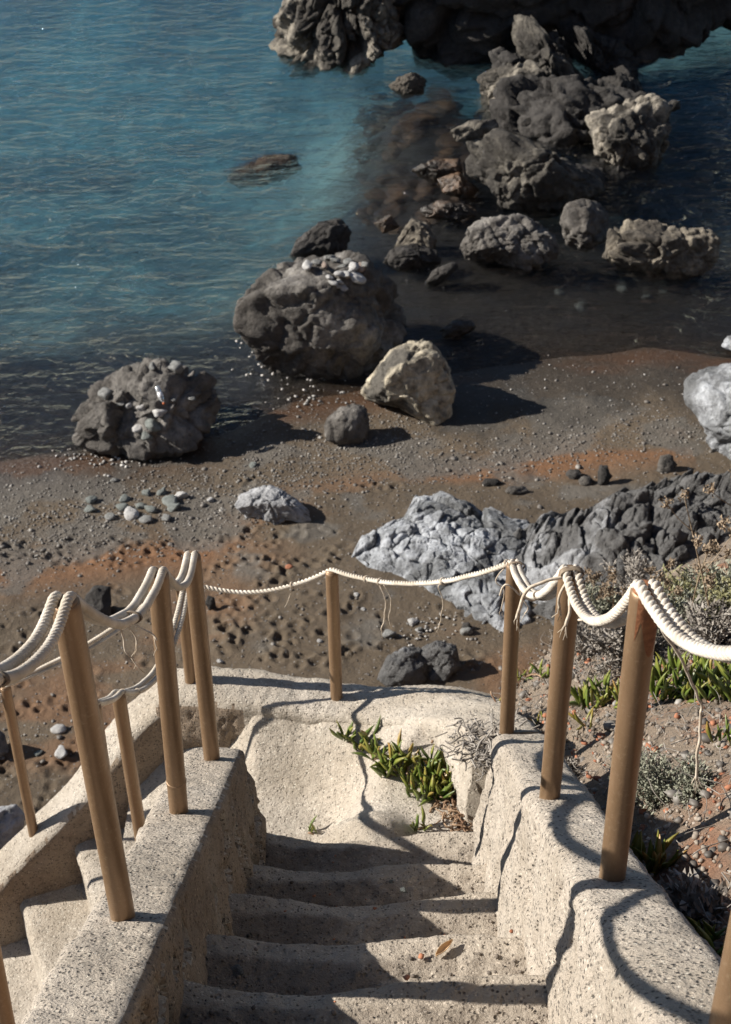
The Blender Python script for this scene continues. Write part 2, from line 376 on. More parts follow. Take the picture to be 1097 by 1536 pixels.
def wall(name, path, sec, mat, amp=.012, step=.02, seed=0, parent=None, endslope=(0, 0), hook=None):
    p, s = resample(path, step); t = np.gradient(p, axis=0); t[:, 2] = 0; t /= np.linalg.norm(t, axis=1)[:, None]
    side = np.stack([t[:, 1], -t[:, 0], t[:, 0] * 0], 1)            # right-hand side of travel
    n, m = len(p), len(sec)
    V = p[:, None, :] + side[:, None, :] * sec[None, :, 0:1] + np.array([0, 0, 1.])[None, None, :] * sec[None, :, 1:2]
    # slanted, rounded ends
    for k, (i0, sg) in enumerate(((0, -1), (n - 1, 1))):
        if endslope[k]:
            w = np.clip(1 - np.abs(s - s[i0]) / .30, 0, 1)[:, None]
            V += (sg * t[:, None, :]) * (w * endslope[k] * -sec[None, :, 1])[..., None]
    N = np.cross(np.gradient(V, axis=0), np.gradient(V, axis=1)); N /= np.linalg.norm(N, axis=2)[..., None] + 1e-9
    flip = 1 if (N[n // 2, m // 2, 2] > 0) else -1; N *= flip
    d = amp * (1.2 * fbm(V * 3.1, 4, seed) + .55 * fbm(V * 14, 4, seed + 5)) + amp * .28 * fbm(V * 45, 2, seed + 9)
    if hook is not None: d = d + hook(V, sec)
    V = V + N * d[..., None]
    f = grid_faces(n, m); Vf = V.reshape(-1, 3)
    c0 = V[0].mean(0); c1 = V[-1].mean(0); k = len(Vf); Vf = np.vstack([Vf, c0, c1])
    j = np.arange(m - 1)
    me = mesh_np(name, Vf if parent is None else Vf - np.array(parent.location), np.vstack([f if flip > 0 else f[:, ::-1]]))
    bm = bmesh.new(); bm.from_mesh(me); bm.verts.ensure_lookup_table()
    for base, cc, rev in ((0, k, flip < 0), ((n - 1) * m, k + 1, flip > 0)):
        for q in range(m - 1):
            a, b = bm.verts[base + q], bm.verts[base + q + 1]
            bm.faces.new((bm.verts[cc], b, a) if not rev else (bm.verts[cc], a, b))
    bmesh.ops.recalc_face_normals(bm, faces=bm.faces); bm.to_mesh(me); bm.free()
    me.polygons.foreach_set('use_smooth', np.ones(len(me.polygons), bool))
    return link(name, me, mat, parent)

def cracks(seed, depth=.03, scale=(2.2, 2.2, 3.0), th=.035, lowest=-.03):
    def fn(V, sec):
        n = noise(V * np.array(scale) + .35 * fbm(V * 6, 3, seed + 3)[..., None], seed); g = sstep(-.35, .15, noise(V * 1.7, seed + 8))
        face = sstep(lowest, lowest - .06, sec[None, :, 1])
        c = -depth * np.exp(-(n / th) ** 2) * g * face
        pits = -depth * .6 * (sstep(.45, .62, noise(V * 16, seed + 11)) + .8 * sstep(.5, .6, noise(V * 7.5, seed + 12))) * face
        return c + pits + .02 * fbm(V * np.array([5, 5, 9.]), 3, seed + 21) * face
    return fn

# left parapet: X about -0.6, falling 0.71 per metre
lpz = lambda y: -2.88 - .71 * (y - 2.17)
rpz = lambda y: -2.65 - .745 * (y - 2.08)
left_parapet = wall('parapet_wall', [rel(-.60, y, lpz(y)) for y in np.linspace(.6, 3.82, 40)], section(.225, 1.9, .95, .035, 190), CONC, .013, .011, 11, None, (0, .22), cracks(3, .10, (3.2, 3.2, 4.4), .06))
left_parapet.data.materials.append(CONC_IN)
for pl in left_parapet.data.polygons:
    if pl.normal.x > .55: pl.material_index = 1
tag(left_parapet, 'rough speckled concrete parapet with a cracked inner face along the shaded side of the stairs', 'wall')
right_parapet = wall('parapet_wall', [rel(.56, y, rpz(y)) for y in np.linspace(.6, 3.66, 40)], section(.215, .95, 1.0, .05, 120), CONC, .011, .013, 23, None, (0, .10), cracks(31, .02, th=.02))
tag(right_parapet, 'sunlit rounded concrete parapet beside the planted slope', 'wall')

# upper flight: steps and landing
stairs = thing('concrete_stairs', rel(0, 2.5, -5.2), 'upper flight of sandy worn concrete steps between two parapets', 'stairs')
NOSE = [(1.36, -2.42), (1.75, -2.75), (2.13, -3.08), (2.5, -3.41), (2.98, -3.85), (3.42, -4.24), (3.92, -4.66)]
for k in range(1, len(NOSE)):
    y0, y1, z1 = NOSE[k - 1][0] - .04, NOSE[k][0], NOSE[k][1]
    zn = NOSE[k + 1][1] - .1 if k + 1 < len(NOSE) else z1 - .7
    prof = [(y0, z1 + .015), (y1 - .03, z1 + .006), (y1 - .008, z1 + .002), (y1 - .001, z1 - .010), (y1, z1 - .04), (y1 - .012, zn)]
    pp, _ = resample(np.array([(0, a, b) for a, b in prof]), .012)
    xx = np.linspace(-.56, .52, 84); V = np.zeros((len(xx), len(pp), 3)); V[..., 0] = xx[:, None]; V[..., 1:] = pp[None, :, 1:]
    edge = sstep(y1 - .12, y1, V[..., 1]) * (V[..., 2] > z1 - .1)
    wear = .030 * np.exp(-((V[..., 0] - (-.12 + .08 * math.sin(k * 2.1))) / .26) ** 2)
    V[..., 2] -= edge * wear; V[..., 1] -= edge * (.02 * fbm(V * 3.5, 3, k * 5) + .8 * wear) + edge * .03 * sstep(.25, .5, V[..., 0])
    V[..., 2] += .026 * sstep(.25, .5, np.abs(V[..., 0] + .02)) + .008 * fbm(V * 4.5, 4, 77 + k) + .007 * fbm(V * 22, 3, 99 + k) + .005 * fbm(V * 60, 2, 199 + k)
    V[..., 1] += .010 * fbm(V * 8, 4, 55 + k); V[..., 2] += CZ
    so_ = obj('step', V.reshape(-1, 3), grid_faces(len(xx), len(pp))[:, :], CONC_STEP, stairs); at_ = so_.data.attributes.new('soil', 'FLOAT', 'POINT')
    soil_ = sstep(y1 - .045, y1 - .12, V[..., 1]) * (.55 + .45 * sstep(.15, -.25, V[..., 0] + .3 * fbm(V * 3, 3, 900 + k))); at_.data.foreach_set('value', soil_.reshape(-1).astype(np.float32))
WALLC = [(-1.62, 5.02, -5.60), (-1.28, 5.16, -5.28), (-1.05, 5.23, -5.06), (-.80, 5.19, -5.02), (-.45, 5.12, -5.01), (-.16, 5.05, -5.0), (.10, 4.94, -4.93), (.30, 4.78, -4.80), (.45, 4.54, -4.60), (.54, 4.28, -4.40), (.57, 4.05, -4.23)]
lx = np.linspace(-1.25, .62, 110); ly = np.linspace(3.86, 5.12, 80); LX, LY = np.meshgrid(lx, ly, indexing='ij')
floor = -5.30 - .02 * (LY - 4.2) - .32 * sstep(-.60, -.72, LX)
cr = catmull(WALLC[3:], 12)
def wall_top(x, y):
    d = np.sqrt((x[..., None] - cr[:, 0]) ** 2 + (y[..., None] - cr[:, 1]) ** 2); i = d.argmin(-1); return cr[i, 2], d.min(-1)
wt, wd = wall_top(LX, LY)
fill = wt - .02 - .42 * np.maximum(wd - .1, 0) - .10 * sstep(.2, .6, wd)
fw_ = sstep(-.42, -.10, LX + .35 * (LY - 4.9) + .04 * fbm(np.stack([LX * 4, LY * 4, LX * 0], -1), 3, 3))
near = -4.74 - .32 * (LY - 3.95) - .06 * sstep(4.05, 3.9, LY) - .36 * sstep(.1, -.45, LX)
LZ = np.maximum(floor, wt - .03 - .80 * np.maximum(wd - .11, 0) - .25 * sstep(-.55, -.75, LX)) * (1 - fw_) + np.maximum(floor, np.minimum(fill, near + .25 * sstep(4.2, 4.9, LY))) * fw_
Q = np.stack([LX, LY, LZ], -1); LZ = LZ + .012 * fbm(Q * 3, 4, 8) + .005 * fbm(Q * 16, 3, 18); Q[..., 2] = LZ + CZ
obj('landing', Q.reshape(-1, 3), grid_faces(110, 80)[:, ::-1], CONC_FAR, stairs)
def landing_z(x, y):
    i = int(np.clip(round((x + 1.25) / 1.87 * 109), 0, 109)); j = int(np.clip(round((y - 3.86) / 1.26 * 79), 0, 79)); return LZ[i, j] + CZ

landing_wall = wall('landing_wall', catmull([rel(*p) for p in WALLC[2:]], 14), section(.27, 2.2, .62, .04, 120)[:, :], CONC_FAR, .016, .015, 41, None, (0, 0), cracks(47, .02, th=.02, lowest=-.05))
tag(landing_wall, 'curved low concrete wall closing the landing with a rope post on top', 'wall')
# lower flight to the left
DV = np.array([-.93, -.37, 0]); NV = np.array([.37, -.93, 0])
J0 = np.array([-1.76, 4.90, -5.78])
wp = [np.array([-1.02, 5.225, -5.07]), np.array([-1.22, 5.14, -5.21])] + [J0 + DV * t + np.array([0, 0, -.89 * t]) for t in (-.3, 0, .4, .9, 1.5, 2.2)]
outer_wall = wall('outer_wall', [p + np.array([0, 0, CZ - .004]) for p in catmull(wp, 14)], section(.23, .55, 1.9, .05, 90)[:, :] * np.array([[-1, 1]]), CONC_FAR, .010, .02, 61, None, (0, 0))
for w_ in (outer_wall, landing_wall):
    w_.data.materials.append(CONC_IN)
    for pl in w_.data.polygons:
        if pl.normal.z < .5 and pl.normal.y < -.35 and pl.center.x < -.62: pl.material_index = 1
tag(outer_wall, 'sloping outer concrete wall beside the lower flight that turns away', 'wall')
lower = thing('concrete_stairs', rel(-1.6, 4.4, -6.6), 'lower flight of concrete steps partly hidden behind the cracked parapet', 'stairs')
S0 = np.array([-1.545, 4.85, -5.82])
for k in range(-1, 6):
    z1 = S0[2] - .30 * k if k >= 0 else S0[2] + .16; pe = S0 + DV * .335 * k; y0 = .335 + .05
    prof = [(-y0, .012), (-.06, .0), (-.02, -.008), (0, -.04), (.012, -.42)]
    pp, _ = resample(np.array([(0, a, b) for a, b in prof]), .015); uu = np.linspace(-.12, 1.25, 70)
    V = pe[None, None, :2] * 0; V = np.zeros((70, len(pp), 3))
    V[..., 0] = pe[0] + NV[0] * uu[:, None] + DV[0] * pp[None, :, 1]; V[..., 1] = pe[1] + NV[1] * uu[:, None] + DV[1] * pp[None, :, 1]; V[..., 2] = z1 + pp[None, :, 2]
    V[..., 2] += .014 * fbm(V * 4, 4, 177 + k) + .004 * fbm(V * 22, 3, 199 + k); V[..., :2] += (.012 * fbm(V * 6, 3, 155 + k))[..., None]; V[..., 2] += CZ
    obj('step', V.reshape(-1, 3), grid_faces(70, len(pp))[:, ::-1], CONC_FAR, lower)

# ------------------------------------------------------------------ hillside (right of the stairs, and the rock face under them)
hx = np.r_[np.arange(-14, -3, .4), np.arange(-3, 4.2, .045), np.arange(4.2, 22, .5)]; hy = np.r_[np.arange(-30, 0, .8), np.arange(0, 8.6, .045), np.arange(8.6, 13, .3)]
HX, HY = np.meshgrid(hx, hy, indexing='ij')
def hill_rel(x, y):
    edge = np.interp(x, [.3, .7, 1.3, 2.0, 3.0, 5, 9, 22], [5.0, 5.5, 6.4, 7.3, 8.2, 9.2, 10.5, 12])
    r = -2.99 + .19 * sstep(.70, 1.2, x) - .745 * (y - 2.08) + .45 * np.maximum(x - .72, 0) - .06 * np.maximum(x - 3, 0)
    over = np.maximum(y - edge, 0); r = r - over * .5 - 1.3 * over ** 1.3
    under = np.minimum(-3.9 - .72 * (y - 2.0), -3.4) - 2.2 * np.maximum(y - 4.6, 0) - 2.4 * np.maximum(-1.0 - x, 0) - .4 * np.maximum(-2.6 - x, 0)
    under = np.where(y > 4.6, under - 1.0 * sstep(4.6, 5.2, y), under)
    w = sstep(.5, .68, x); return under * (1 - w) + r * w
HZ = hill_rel(HX, HY); hq = np.stack([HX, HY, HZ], -1)
HZ = HZ + .05 * fbm(hq * 2.2, 4, 81) + .018 * fbm(hq * 9, 4, 91); HZ = HZ + CZ
hn = fbm(hq * 1.5, 4, 111); hn2 = fbm(hq * 5, 4, 121)
HC = np.array([.30, .235, .175]) * (1 + .5 * hn2[..., None]); rr = sstep(.05, .4, hn + .3 * hn2)[..., None]
HC = HC * (1 - .8 * rr) + .8 * rr * np.array([.30, .135, .07])
me = mesh_np('hillside', np.stack([HX, HY, HZ], -1).reshape(-1, 3), grid_faces(len(hx), len(hy))[:, ::-1]); set_color(me, np.clip(HC, .02, .8).reshape(-1, 3))
hill = link('hillside', me, SOIL); tag(hill, kind='structure')
def hill_z(x, y):
    i = min(max(np.searchsorted(hx, x), 0), len(hx) - 1); j = min(max(np.searchsorted(hy, y), 0), len(hy) - 1); return float(HZ[i, j])
def on_hill(px, py, z0=1.5, z1=14):
    for z in np.arange(z0, z1, .02):
        p = at(px, py, z)
        if p[2] < hill_z(p[0], p[1]): return p
    return None

# ------------------------------------------------------------------ rocks
_ico = {}
def ico(level):
    if level not in _ico:
        bm = bmesh.new(); bmesh.ops.create_icosphere(bm, subdivisions=level, radius=1)
        _ico[level] = (np.array([v.co[:] for v in bm.verts]), np.array([[v.index for v in f.verts] for f in bm.faces])); bm.free()
    return _ico[level]
def worley(q, seed=0):
    """nearest cell: distances F1, F2, a random number and a random tilt of that cell"""
    i = np.floor(q).astype(np.int64); f1 = np.full(len(q), 9.); f2 = f1.copy(); val = np.zeros(len(q)); tilt = np.zeros(len(q))
    for a in (-1, 0, 1):
        for b in (-1, 0, 1):
            for c in (-1, 0, 1):
                k = i + np.array([a, b, c]); h = [_h(k[:, 0], k[:, 1], k[:, 2], seed + m) for m in range(7)]
                o = k + .5 + .45 * np.stack(h[:3], 1) - q; d = np.sqrt((o * o).sum(1))
                t = -(o * np.stack(h[4:7], 1)).sum(1); nw = d < f1
                f2 = np.where(nw, f1, np.minimum(f2, d)); f1 = np.where(nw, d, f1); val = np.where(nw, h[3], val); tilt = np.where(nw, t, tilt)
    return f1, f2, val, tilt
def rough_surface(q, seed, block=1., rid=1.):
    """fractured rock relief, about -1..1, for points q in units of the coarse block size"""
    w = q + .13 * np.stack([fbm(q * 1.1, 2, seed + 31), fbm(q * 1.1, 2, seed + 32), fbm(q * 1.1, 2, seed + 33)], 1)
    f1, f2, v, t = worley(w, seed); g1, g2, v2, t2 = worley(w * 2.7 + 5, seed + 50)
    d = block * (.55 * v + 1.15 * t - .45 * np.exp(-((f2 - f1) / .07) ** 2)) + .5 * block * (.5 * v2 + 1.1 * t2 - .35 * np.exp(-((g2 - g1) / .08) ** 2))
    return d + .45 * rid * (ridged(q * .9, 4, seed + 4) - .15) + .5 * fbm(q * .8, 2, seed) + .30 * fbm(q * 6, 4, seed + 8, .6)
def rock(name, poly, mat, label, gz=None, base=None, thick=.8, rough=.05, level=5, seed=0, group=None, cat='rock', facets=9, depth=None, rid=1.0, fl=.8, freq=1.0, block=1.):
    """solid boulder whose outline seen from the stairs is poly; it stands on the ground where its foot shows"""
    poly = np.array(poly, float); cx, cy = (poly.max(0) + poly.min(0)) / 2; wpx, hpx = poly.max(0) - poly.min(0)
    if depth is None:
        bx, by = base if base else (cx, poly[:, 1].max())
        p = on_ground(bx, by) if gz is None else on_z(bx, by, gz)
        depth = float((p - CAM) @ FW)
        depth += .30 * thick * min(wpx, hpx * 1.4) * depth / F
    k = depth / F; ctr = at(cx, cy, depth)
    v, f = ico(level); rs = np.random.default_rng(seed + 1000); s = v.copy()
    nr = rs.normal(size=(facets, 3)); nr /= np.linalg.norm(nr, axis=1)[:, None]; dd = rs.uniform(.55, .85, facets)
    fac = np.ones(len(s))
    for q in range(facets):
        t = s @ nr[q]; fac = np.minimum(fac, np.where(t > dd[q], dd[q] / np.maximum(t, 1e-6), 1))
    fac = 1 - (1 - fac) * fl
    rx, ry = .5 * wpx * k, .5 * hpx * k; D = thick * .5 * min(wpx, hpx * 1.5) * k; size = rx + ry
    loc = s * fac[:, None] * np.array([rx, ry, D])
    q = loc / size * 3.4 * freq + seed * 7.7
    d = size * rough * rough_surface(q, seed, block, rid)
    nrm = s / np.array([rx, ry, D]); nrm /= np.linalg.norm(nrm, axis=1)[:, None]
    loc = loc + nrm * d[:, None]
    # fit the outline
    n = 90; ang = np.linspace(-np.pi, np.pi, n + 1); a = np.arctan2(-(poly[:, 1] - cy), poly[:, 0] - cx)
    pc = np.vstack([poly, poly[:1]]); seg = np.linspace(0, len(poly), 900); pp = np.stack([np.interp(seg, np.arange(len(pc)), pc[:, m]) for m in (0, 1)], 1)
    pa = np.arctan2(-(pp[:, 1] - cy), pp[:, 0] - cx); pr = np.hypot(pp[:, 0] - cx, pp[:, 1] - cy) * k; o = np.argsort(pa)
    tgt = np.interp(ang, np.r_[pa[o] - 2 * np.pi, pa[o], pa[o] + 2 * np.pi], np.tile(pr[o], 3))
    ph = np.arctan2(loc[:, 1], loc[:, 0]); lr = np.hypot(loc[:, 0], loc[:, 1]); b = np.clip(((ph + np.pi) / (2 * np.pi) * n).astype(int), 0, n - 1)
    mx = np.zeros(n); np.maximum.at(mx, b, lr); mx[mx == 0] = np.median(mx)
    ms = np.convolve(np.r_[mx[-3:], mx, mx[:3]], np.ones(7) / 7, 'valid'); ms = .5 * ms + .5 * mx
    sc = np.interp(ph, np.r_[ang[:-1] + np.pi / n], .5 * (tgt[:-1] + tgt[1:]) / ms, period=2 * np.pi)
    ml = np.interp(ph, ang[:-1] + np.pi / n, ms, period=2 * np.pi); wgt = sstep(.1, .75, lr / ml); scm = float(np.mean(.5 * (tgt[:-1] + tgt[1:]) / ms))
    loc[:, :2] *= (scm + (sc - scm) * wgt)[:, None]
    Wd = ctr + loc[:, :1] * RT + loc[:, 1:2] * UP + loc[:, 2:3] * (-FW)
    lo = Wd[:, 2].min(); b = np.array([ctr[0], ctr[1], max(lo, min(ctr[2], ground(ctr[0], ctr[1])))])
    me = mesh_np(name, Wd - b, f); ob = link(name, me, mat, None, b)
    return tag(ob, label, cat, group)
def mound(name, poly, mat, label, gz, height, seed=0, rough=.05, freq=1., cat='rock', lift=None, furrow=0, nu=170, nv=420):
    """rock lying in the ground: plan from the foot outline, domed and fractured"""
    P = np.array([on_z(a, b, gz) for a, b in poly]); c = (P.max(0) + P.min(0)) / 2; pc = np.vstack([P, P[:1]])
    seg = np.linspace(0, len(P), 2000); pp = np.stack([np.interp(seg, np.arange(len(pc)), pc[:, m]) for m in (0, 1)], 1)
    pa = np.arctan2(pp[:, 1] - c[1], pp[:, 0] - c[0]); pr = np.hypot(pp[:, 0] - c[0], pp[:, 1] - c[1]); o = np.argsort(pa)
    ph = np.linspace(-np.pi, np.pi, nv, endpoint=False); R = np.interp(ph, np.r_[pa[o] - 2 * np.pi, pa[o], pa[o] + 2 * np.pi], np.tile(pr[o], 3))
    rho = np.linspace(0.004, 1.0, nu)[:, None]
    x = c[0] + rho * R * np.cos(ph); y = c[1] + rho * R * np.sin(ph)
    h = height * (1 - rho ** 3.0) * (1 if lift is None else lift(x, y)) ; h = h * np.ones_like(x)
    q3 = np.stack([x, y, h * 1.3], -1).reshape(-1, 3)
    d = rough * rough_surface(q3 * 1.5 * freq, seed).reshape(x.shape) * sstep(1.0, .85, rho)
    if furrow:
        u = (x * .45 + y * .9) * 3.3 + 1.6 * fbm(q3 * .9, 3, seed + 77).reshape(x.shape); d = d - furrow * np.abs(np.sin(u)) ** 3 * sstep(1., .8, rho)
    z = gz + h + d * 1.2 - .5 * sstep(.93, 1., rho)
    x = x + .15 * d; y = y - .1 * d
    b = np.array([c[0], c[1], gz]); V = np.stack([x, y, z], -1).reshape(-1, 3) - b
    return tag(link(name, mesh_np(name, V, grid_faces(nu, nv, True)[:, ::-1]), mat, None, b), label, cat)

rock('boulder', [(106, 668), (112, 640), (135, 590), (140, 575), (175, 553), (215, 545), (250, 543), (280, 548), (312, 560), (328, 565), (332, 600), (322, 650), (300, 680), (262, 694), (235, 699), (200, 692), (170, 684), (135, 682)], ROCK, 'dark boulder at the waterline with stones and a bottle lying on top', seed=1, thick=1.0, level=6, rough=0.056)
rock('boulder', [(355, 495), (358, 465), (385, 425), (420, 395), (450, 378), (500, 375), (545, 383), (570, 405), (595, 435), (611, 470), (611, 505), (590, 532), (560, 560), (520, 582), (480, 592), (455, 590), (420, 575), (395, 550), (370, 520)], ROCK, 'largest grey boulder with a scatter of pale pebbles laid on its top', seed=22, thick=.95, level=6, rough=0.046, facets=12)
rock('boulder', [(432, 388), (445, 360), (480, 335), (510, 328), (529, 345), (520, 372), (510, 390), (470, 392)], ROCK_DARK, 'dark rock in the water just behind the largest grey boulder', seed=3, gz=0)
rock('boulder', [(541, 585), (548, 572), (560, 560), (585, 525), (610, 512), (640, 513), (660, 530), (674, 550), (684, 590), (676, 630), (657, 647), (630, 633), (600, 612), (575, 607), (545, 598)], ROCK_CREAM, 'cream and grey two-toned boulder on the wet sand', seed=40, thick=1.0, rough=0.031, level=6, facets=10)
rock('boulder', [(486, 640), (490, 628), (510, 610), (535, 604), (551, 612), (555, 640), (549, 669), (520, 672), (490, 662)], ROCK_GREY.copy() if False else ROCK, 'small rounded grey boulder standing in front of the cream one', seed=5, rough=0.031)
rock('boulder', [(574, 395), (585, 375), (620, 366), (655, 375), (663, 395), (640, 409), (600, 408)], ROCK_DARK, 'low flat dark rock in the shallows below a pale tipped rock', seed=6, gz=0)
rock('boulder', [(590, 372), (603, 347), (618, 327), (640, 333), (656, 360), (650, 378), (615, 378)], ROCK_BROWN, 'pale tipped brown rock in the shallows', seed=7, gz=0)
rock('boulder', [(636, 425), (650, 405), (680, 393), (690, 400), (665, 422), (645, 432)], ROCK_DARK, 'slim dark rock tilted in the shallows near the low flat rock', seed=8, gz=0, level=4)
rock('boulder', [(690, 370), (700, 345), (720, 328), (770, 322), (810, 333), (836, 355), (836, 388), (810, 406), (785, 414), (750, 397), (700, 390)], ROCK, 'knobbly brown grey boulder in the shallows below the outcrop', seed=9, gz=0, level=6, rough=0.056)
rock('boulder', [(838, 335), (845, 310), (870, 299), (900, 304), (916, 325), (916, 357), (880, 378), (850, 367)], ROCK, 'round dark boulder between the knobbly one and the wide one', seed=10, gz=0)
rock('boulder', [(907, 370), (911, 345), (940, 330), (980, 330), (1015, 343), (1060, 343), (1078, 360), (1072, 397), (1050, 417), (1010, 428), (970, 418), (930, 403), (907, 388)], ROCK_BROWN, 'wide pitted boulder standing alone in the dark shallows', seed=11, gz=0, level=6, rough=0.056)
rock('boulder', [(660, 495), (680, 482), (710, 480), (714, 492), (690, 508), (664, 508)], ROCK_WET, 'low wet black rock in the water right of the largest boulder', seed=12, gz=0, level=4)
# the outcrop in the water: stacked rocks
G = 'rocks of the sea outcrop'
rock('outcrop_rock', [(692, 225), (700, 211), (740, 208), (760, 218), (820, 233), (880, 253), (902, 270), (906, 292), (870, 312), (830, 328), (790, 330), (750, 322), (725, 287), (705, 255)], ROCK_CRAG, 'greenish grey wedge at the foot of the outcrop with a rust edge', seed=13, gz=0, level=6, rough=0.050, thick=1.1)
rock('outcrop_rock', [(762, 192), (790, 172), (850, 162), (905, 187), (932, 200), (905, 238), (850, 250), (800, 240), (766, 217)], ROCK_DARK, 'dark rounded block wedged in the middle of the outcrop', seed=14, depth=29.3, level=6, rough=0.062)
rock('outcrop_rock', [(714, 167), (738, 130), (743, 103), (790, 96), (850, 146), (905, 162), (915, 190), (870, 206), (800, 202), (760, 197), (728, 187)], ROCK_WHITE, 'pale bleached crust across the upper outcrop', seed=15, depth=30.6, level=6, rough=0.068)
rock('outcrop_rock', [(770, 18), (800, 22), (818, 58), (852, 92), (890, 138), (875, 175), (838, 165), (798, 120), (772, 66)], ROCK_CRAG, 'leaning ragged spire at the top of the outcrop', seed=16, depth=31.2, level=6, rough=0.081, facets=4)
rock('outcrop_rock', [(731, 82), (750, 73), (800, 93), (812, 122), (780, 138), (745, 126)], ROCK_DARK, 'dark knob beside the leaning spire', seed=17, depth=31.2, level=5, rough=0.062)
rock('outcrop_rock', [(828, 28), (870, 36), (912, 46), (942, 52), (958, 100), (968, 150), (930, 160), (895, 128), (872, 96)], ROCK_DARK, 'dark knotted pillar behind the spire of the outcrop', seed=18, depth=32.2, level=6, rough=0.081, facets=4)
rock('outcrop_rock', [(878, 168), (930, 148), (978, 148), (1002, 170), (1004, 215), (988, 258), (940, 266), (893, 232)], ROCK_WHITE, 'pale crusted shoulder of the outcrop facing open water', seed=19, gz=0, base=(945, 262), level=6, rough=0.056, thick=1.1)
rock('outcrop_rock', [(998, 158), (1008, 150), (1020, 152), (1021, 164), (1006, 168)], ROCK_DARK, 'small black rock poking from the water beyond the pale shoulder', seed=20, gz=0, level=4, cat='rock')
rock('outcrop_rock', [(675, 198), (700, 184), (745, 178), (749, 196), (720, 208), (685, 214)], ROCK_WHITE, 'flat pale slab lying at the outcrop edge over rusty shallows', seed=21, gz=.1, level=5, rough=0.037)
rock('outcrop_rock', [(768, 255), (840, 245), (905, 250), (930, 285), (915, 330), (860, 330), (800, 300)], ROCK_DARK, 'shaded black rock behind the greenish wedge', seed=23, depth=27.6, level=5, rough=0.056)
for k_, (pl_, m_, d_, lb_) in enumerate([([(860, 130), (930, 118), (988, 150), (965, 205), (888, 195)], ROCK_DARK, 31.0, 'dark jagged block behind the pale shoulder of the outcrop'), ([(875, 238), (960, 238), (990, 275), (930, 318), (868, 305)], ROCK_DARK, 28.4, 'black block below the pale shoulder at the water'), ([(716, 112), (765, 88), (802, 130), (762, 172), (722, 158)], ROCK_WHITE, 30.9, 'pale crusted knob under the dark one of the outcrop'), ([(800, 60), (835, 48), (860, 92), (850, 140), (815, 128)], ROCK_CRAG, 31.6, 'ragged brown rib beside the leaning spire')]):
    rock('outcrop_rock', pl_, m_, lb_, depth=d_, seed=130 + k_, level=6, rough=.075, facets=5, thick=1.1)
# headland at the back
rock('headland', [(400, 52), (408, 30), (425, 0), (445, -70), (520, -150), (600, -190), (640, -120), (625, 20), (608, 70), (588, 92), (560, 112), (530, 127), (470, 118), (422, 98)], ROCK_WHITE, 'sunlit ragged tip of the rocky headland', cat='cliff', gz=-.1, base=(520, 128), level=7, rough=0.068, seed=24, thick=1.0, freq=1.8)
rock('headland', [(560, -230), (760, -420), (1300, -420), (1420, -100), (1250, -20), (1135, 12), (1075, 60), (1020, 98), (950, 118), (820, 124), (700, 122), (620, 110), (575, 50)], ROCK_DARK, 'shadowed black cliff of the headland', cat='cliff', gz=0, base=(800, 122), level=7, rough=0.050, seed=25, thick=.55, freq=2.0)
rock('boulder', [(582, 128), (600, 115), (625, 112), (640, 122), (636, 140), (605, 146)], ROCK_BROWN, 'brown lump at the foot of the sunlit headland tip', seed=26, gz=0, level=5)
# beach rocks to the right
mound('rock_outcrop', [(515, 838), (532, 806), (560, 795), (600, 774), (616, 744), (660, 742), (712, 762), (770, 782), (850, 790), (900, 850), (890, 925), (820, 975), (750, 985), (700, 960), (650, 910), (600, 877), (540, 857)], ROCK_PALE, 'pale blue grey rock sheet spreading over the sand', .32, .30, 27, .06, 1.3)
mound('rock_outcrop', [(700, 850), (760, 805), (830, 800), (880, 790), (950, 775), (1010, 770), (1097, 765), (1200, 755), (1330, 800), (1300, 1000), (1100, 1020), (950, 1010), (860, 980), (760, 940)], ROCK_MIX, 'dark furrowed rock ridge beyond the planted slope', .35, 1.25, 28, .13, 1.2, 'rock', lambda x, y: .35 + .65 * sstep(1.2, 3.2, x), .16)
rock('rock_outcrop', [(1031, 592), (1038, 562), (1060, 548), (1097, 543), (1180, 520), (1240, 600), (1230, 720), (1130, 735), (1092, 695), (1074, 670), (1050, 625)], ROCK_PALE, 'pale pointed rock at the edge of the wet cove', base=(1150, 730), thick=.9, seed=29, level=6, rough=0.043)
rock('rock_outcrop', [(1083, 520), (1090, 505), (1110, 500), (1130, 520), (1110, 535)], ROCK_PALE, 'small pale rock above the pointed one', seed=30, gz=0, level=4)
rock('boulder', [(352, 760), (358, 742), (385, 730), (405, 726), (425, 735), (450, 752), (474, 778), (462, 788), (430, 784), (415, 792), (395, 784), (370, 778)], ROCK_GREY, 'light grey jagged stone lying alone on the sand', seed=31, level=6, rough=0.043)
rock('boulder', [(565, 1018), (580, 985), (605, 970), (632, 972), (645, 995), (640, 1020), (615, 1033), (580, 1030)], ROCK_MIX, 'blue grey rock showing just above the landing wall', seed=32, level=5, rough=0.037)
rock('boulder', [(628, 975), (655, 960), (685, 968), (692, 1000), (672, 1024), (640, 1022)], ROCK_MIX, 'darker rock leaning on the blue grey one behind the landing wall', seed=33, level=5, rough=0.043)
rock('boulder', [(128, 895), (140, 878), (165, 880), (167, 925), (140, 935), (126, 920)], ROCK_DARK, 'dark square rock on the sand behind the left rope', seed=34, level=4, rough=0.025)
rock('boulder', [(-30, 1230), (-5, 1212), (25, 1206), (38, 1225), (30, 1258), (0, 1290), (-40, 1290)], ROCK_GREY, 'pale greenish rock on the sand beyond the outer wall', seed=35, level=5, rough=0.031)
rock('boulder', [(-25, 1110), (-5, 1092), (8, 1100), (12, 1128), (-5, 1146), (-30, 1140)], ROCK_MIX, 'dark blue rock on the sand left of the outer wall', seed=36, level=4, rough=0.031)
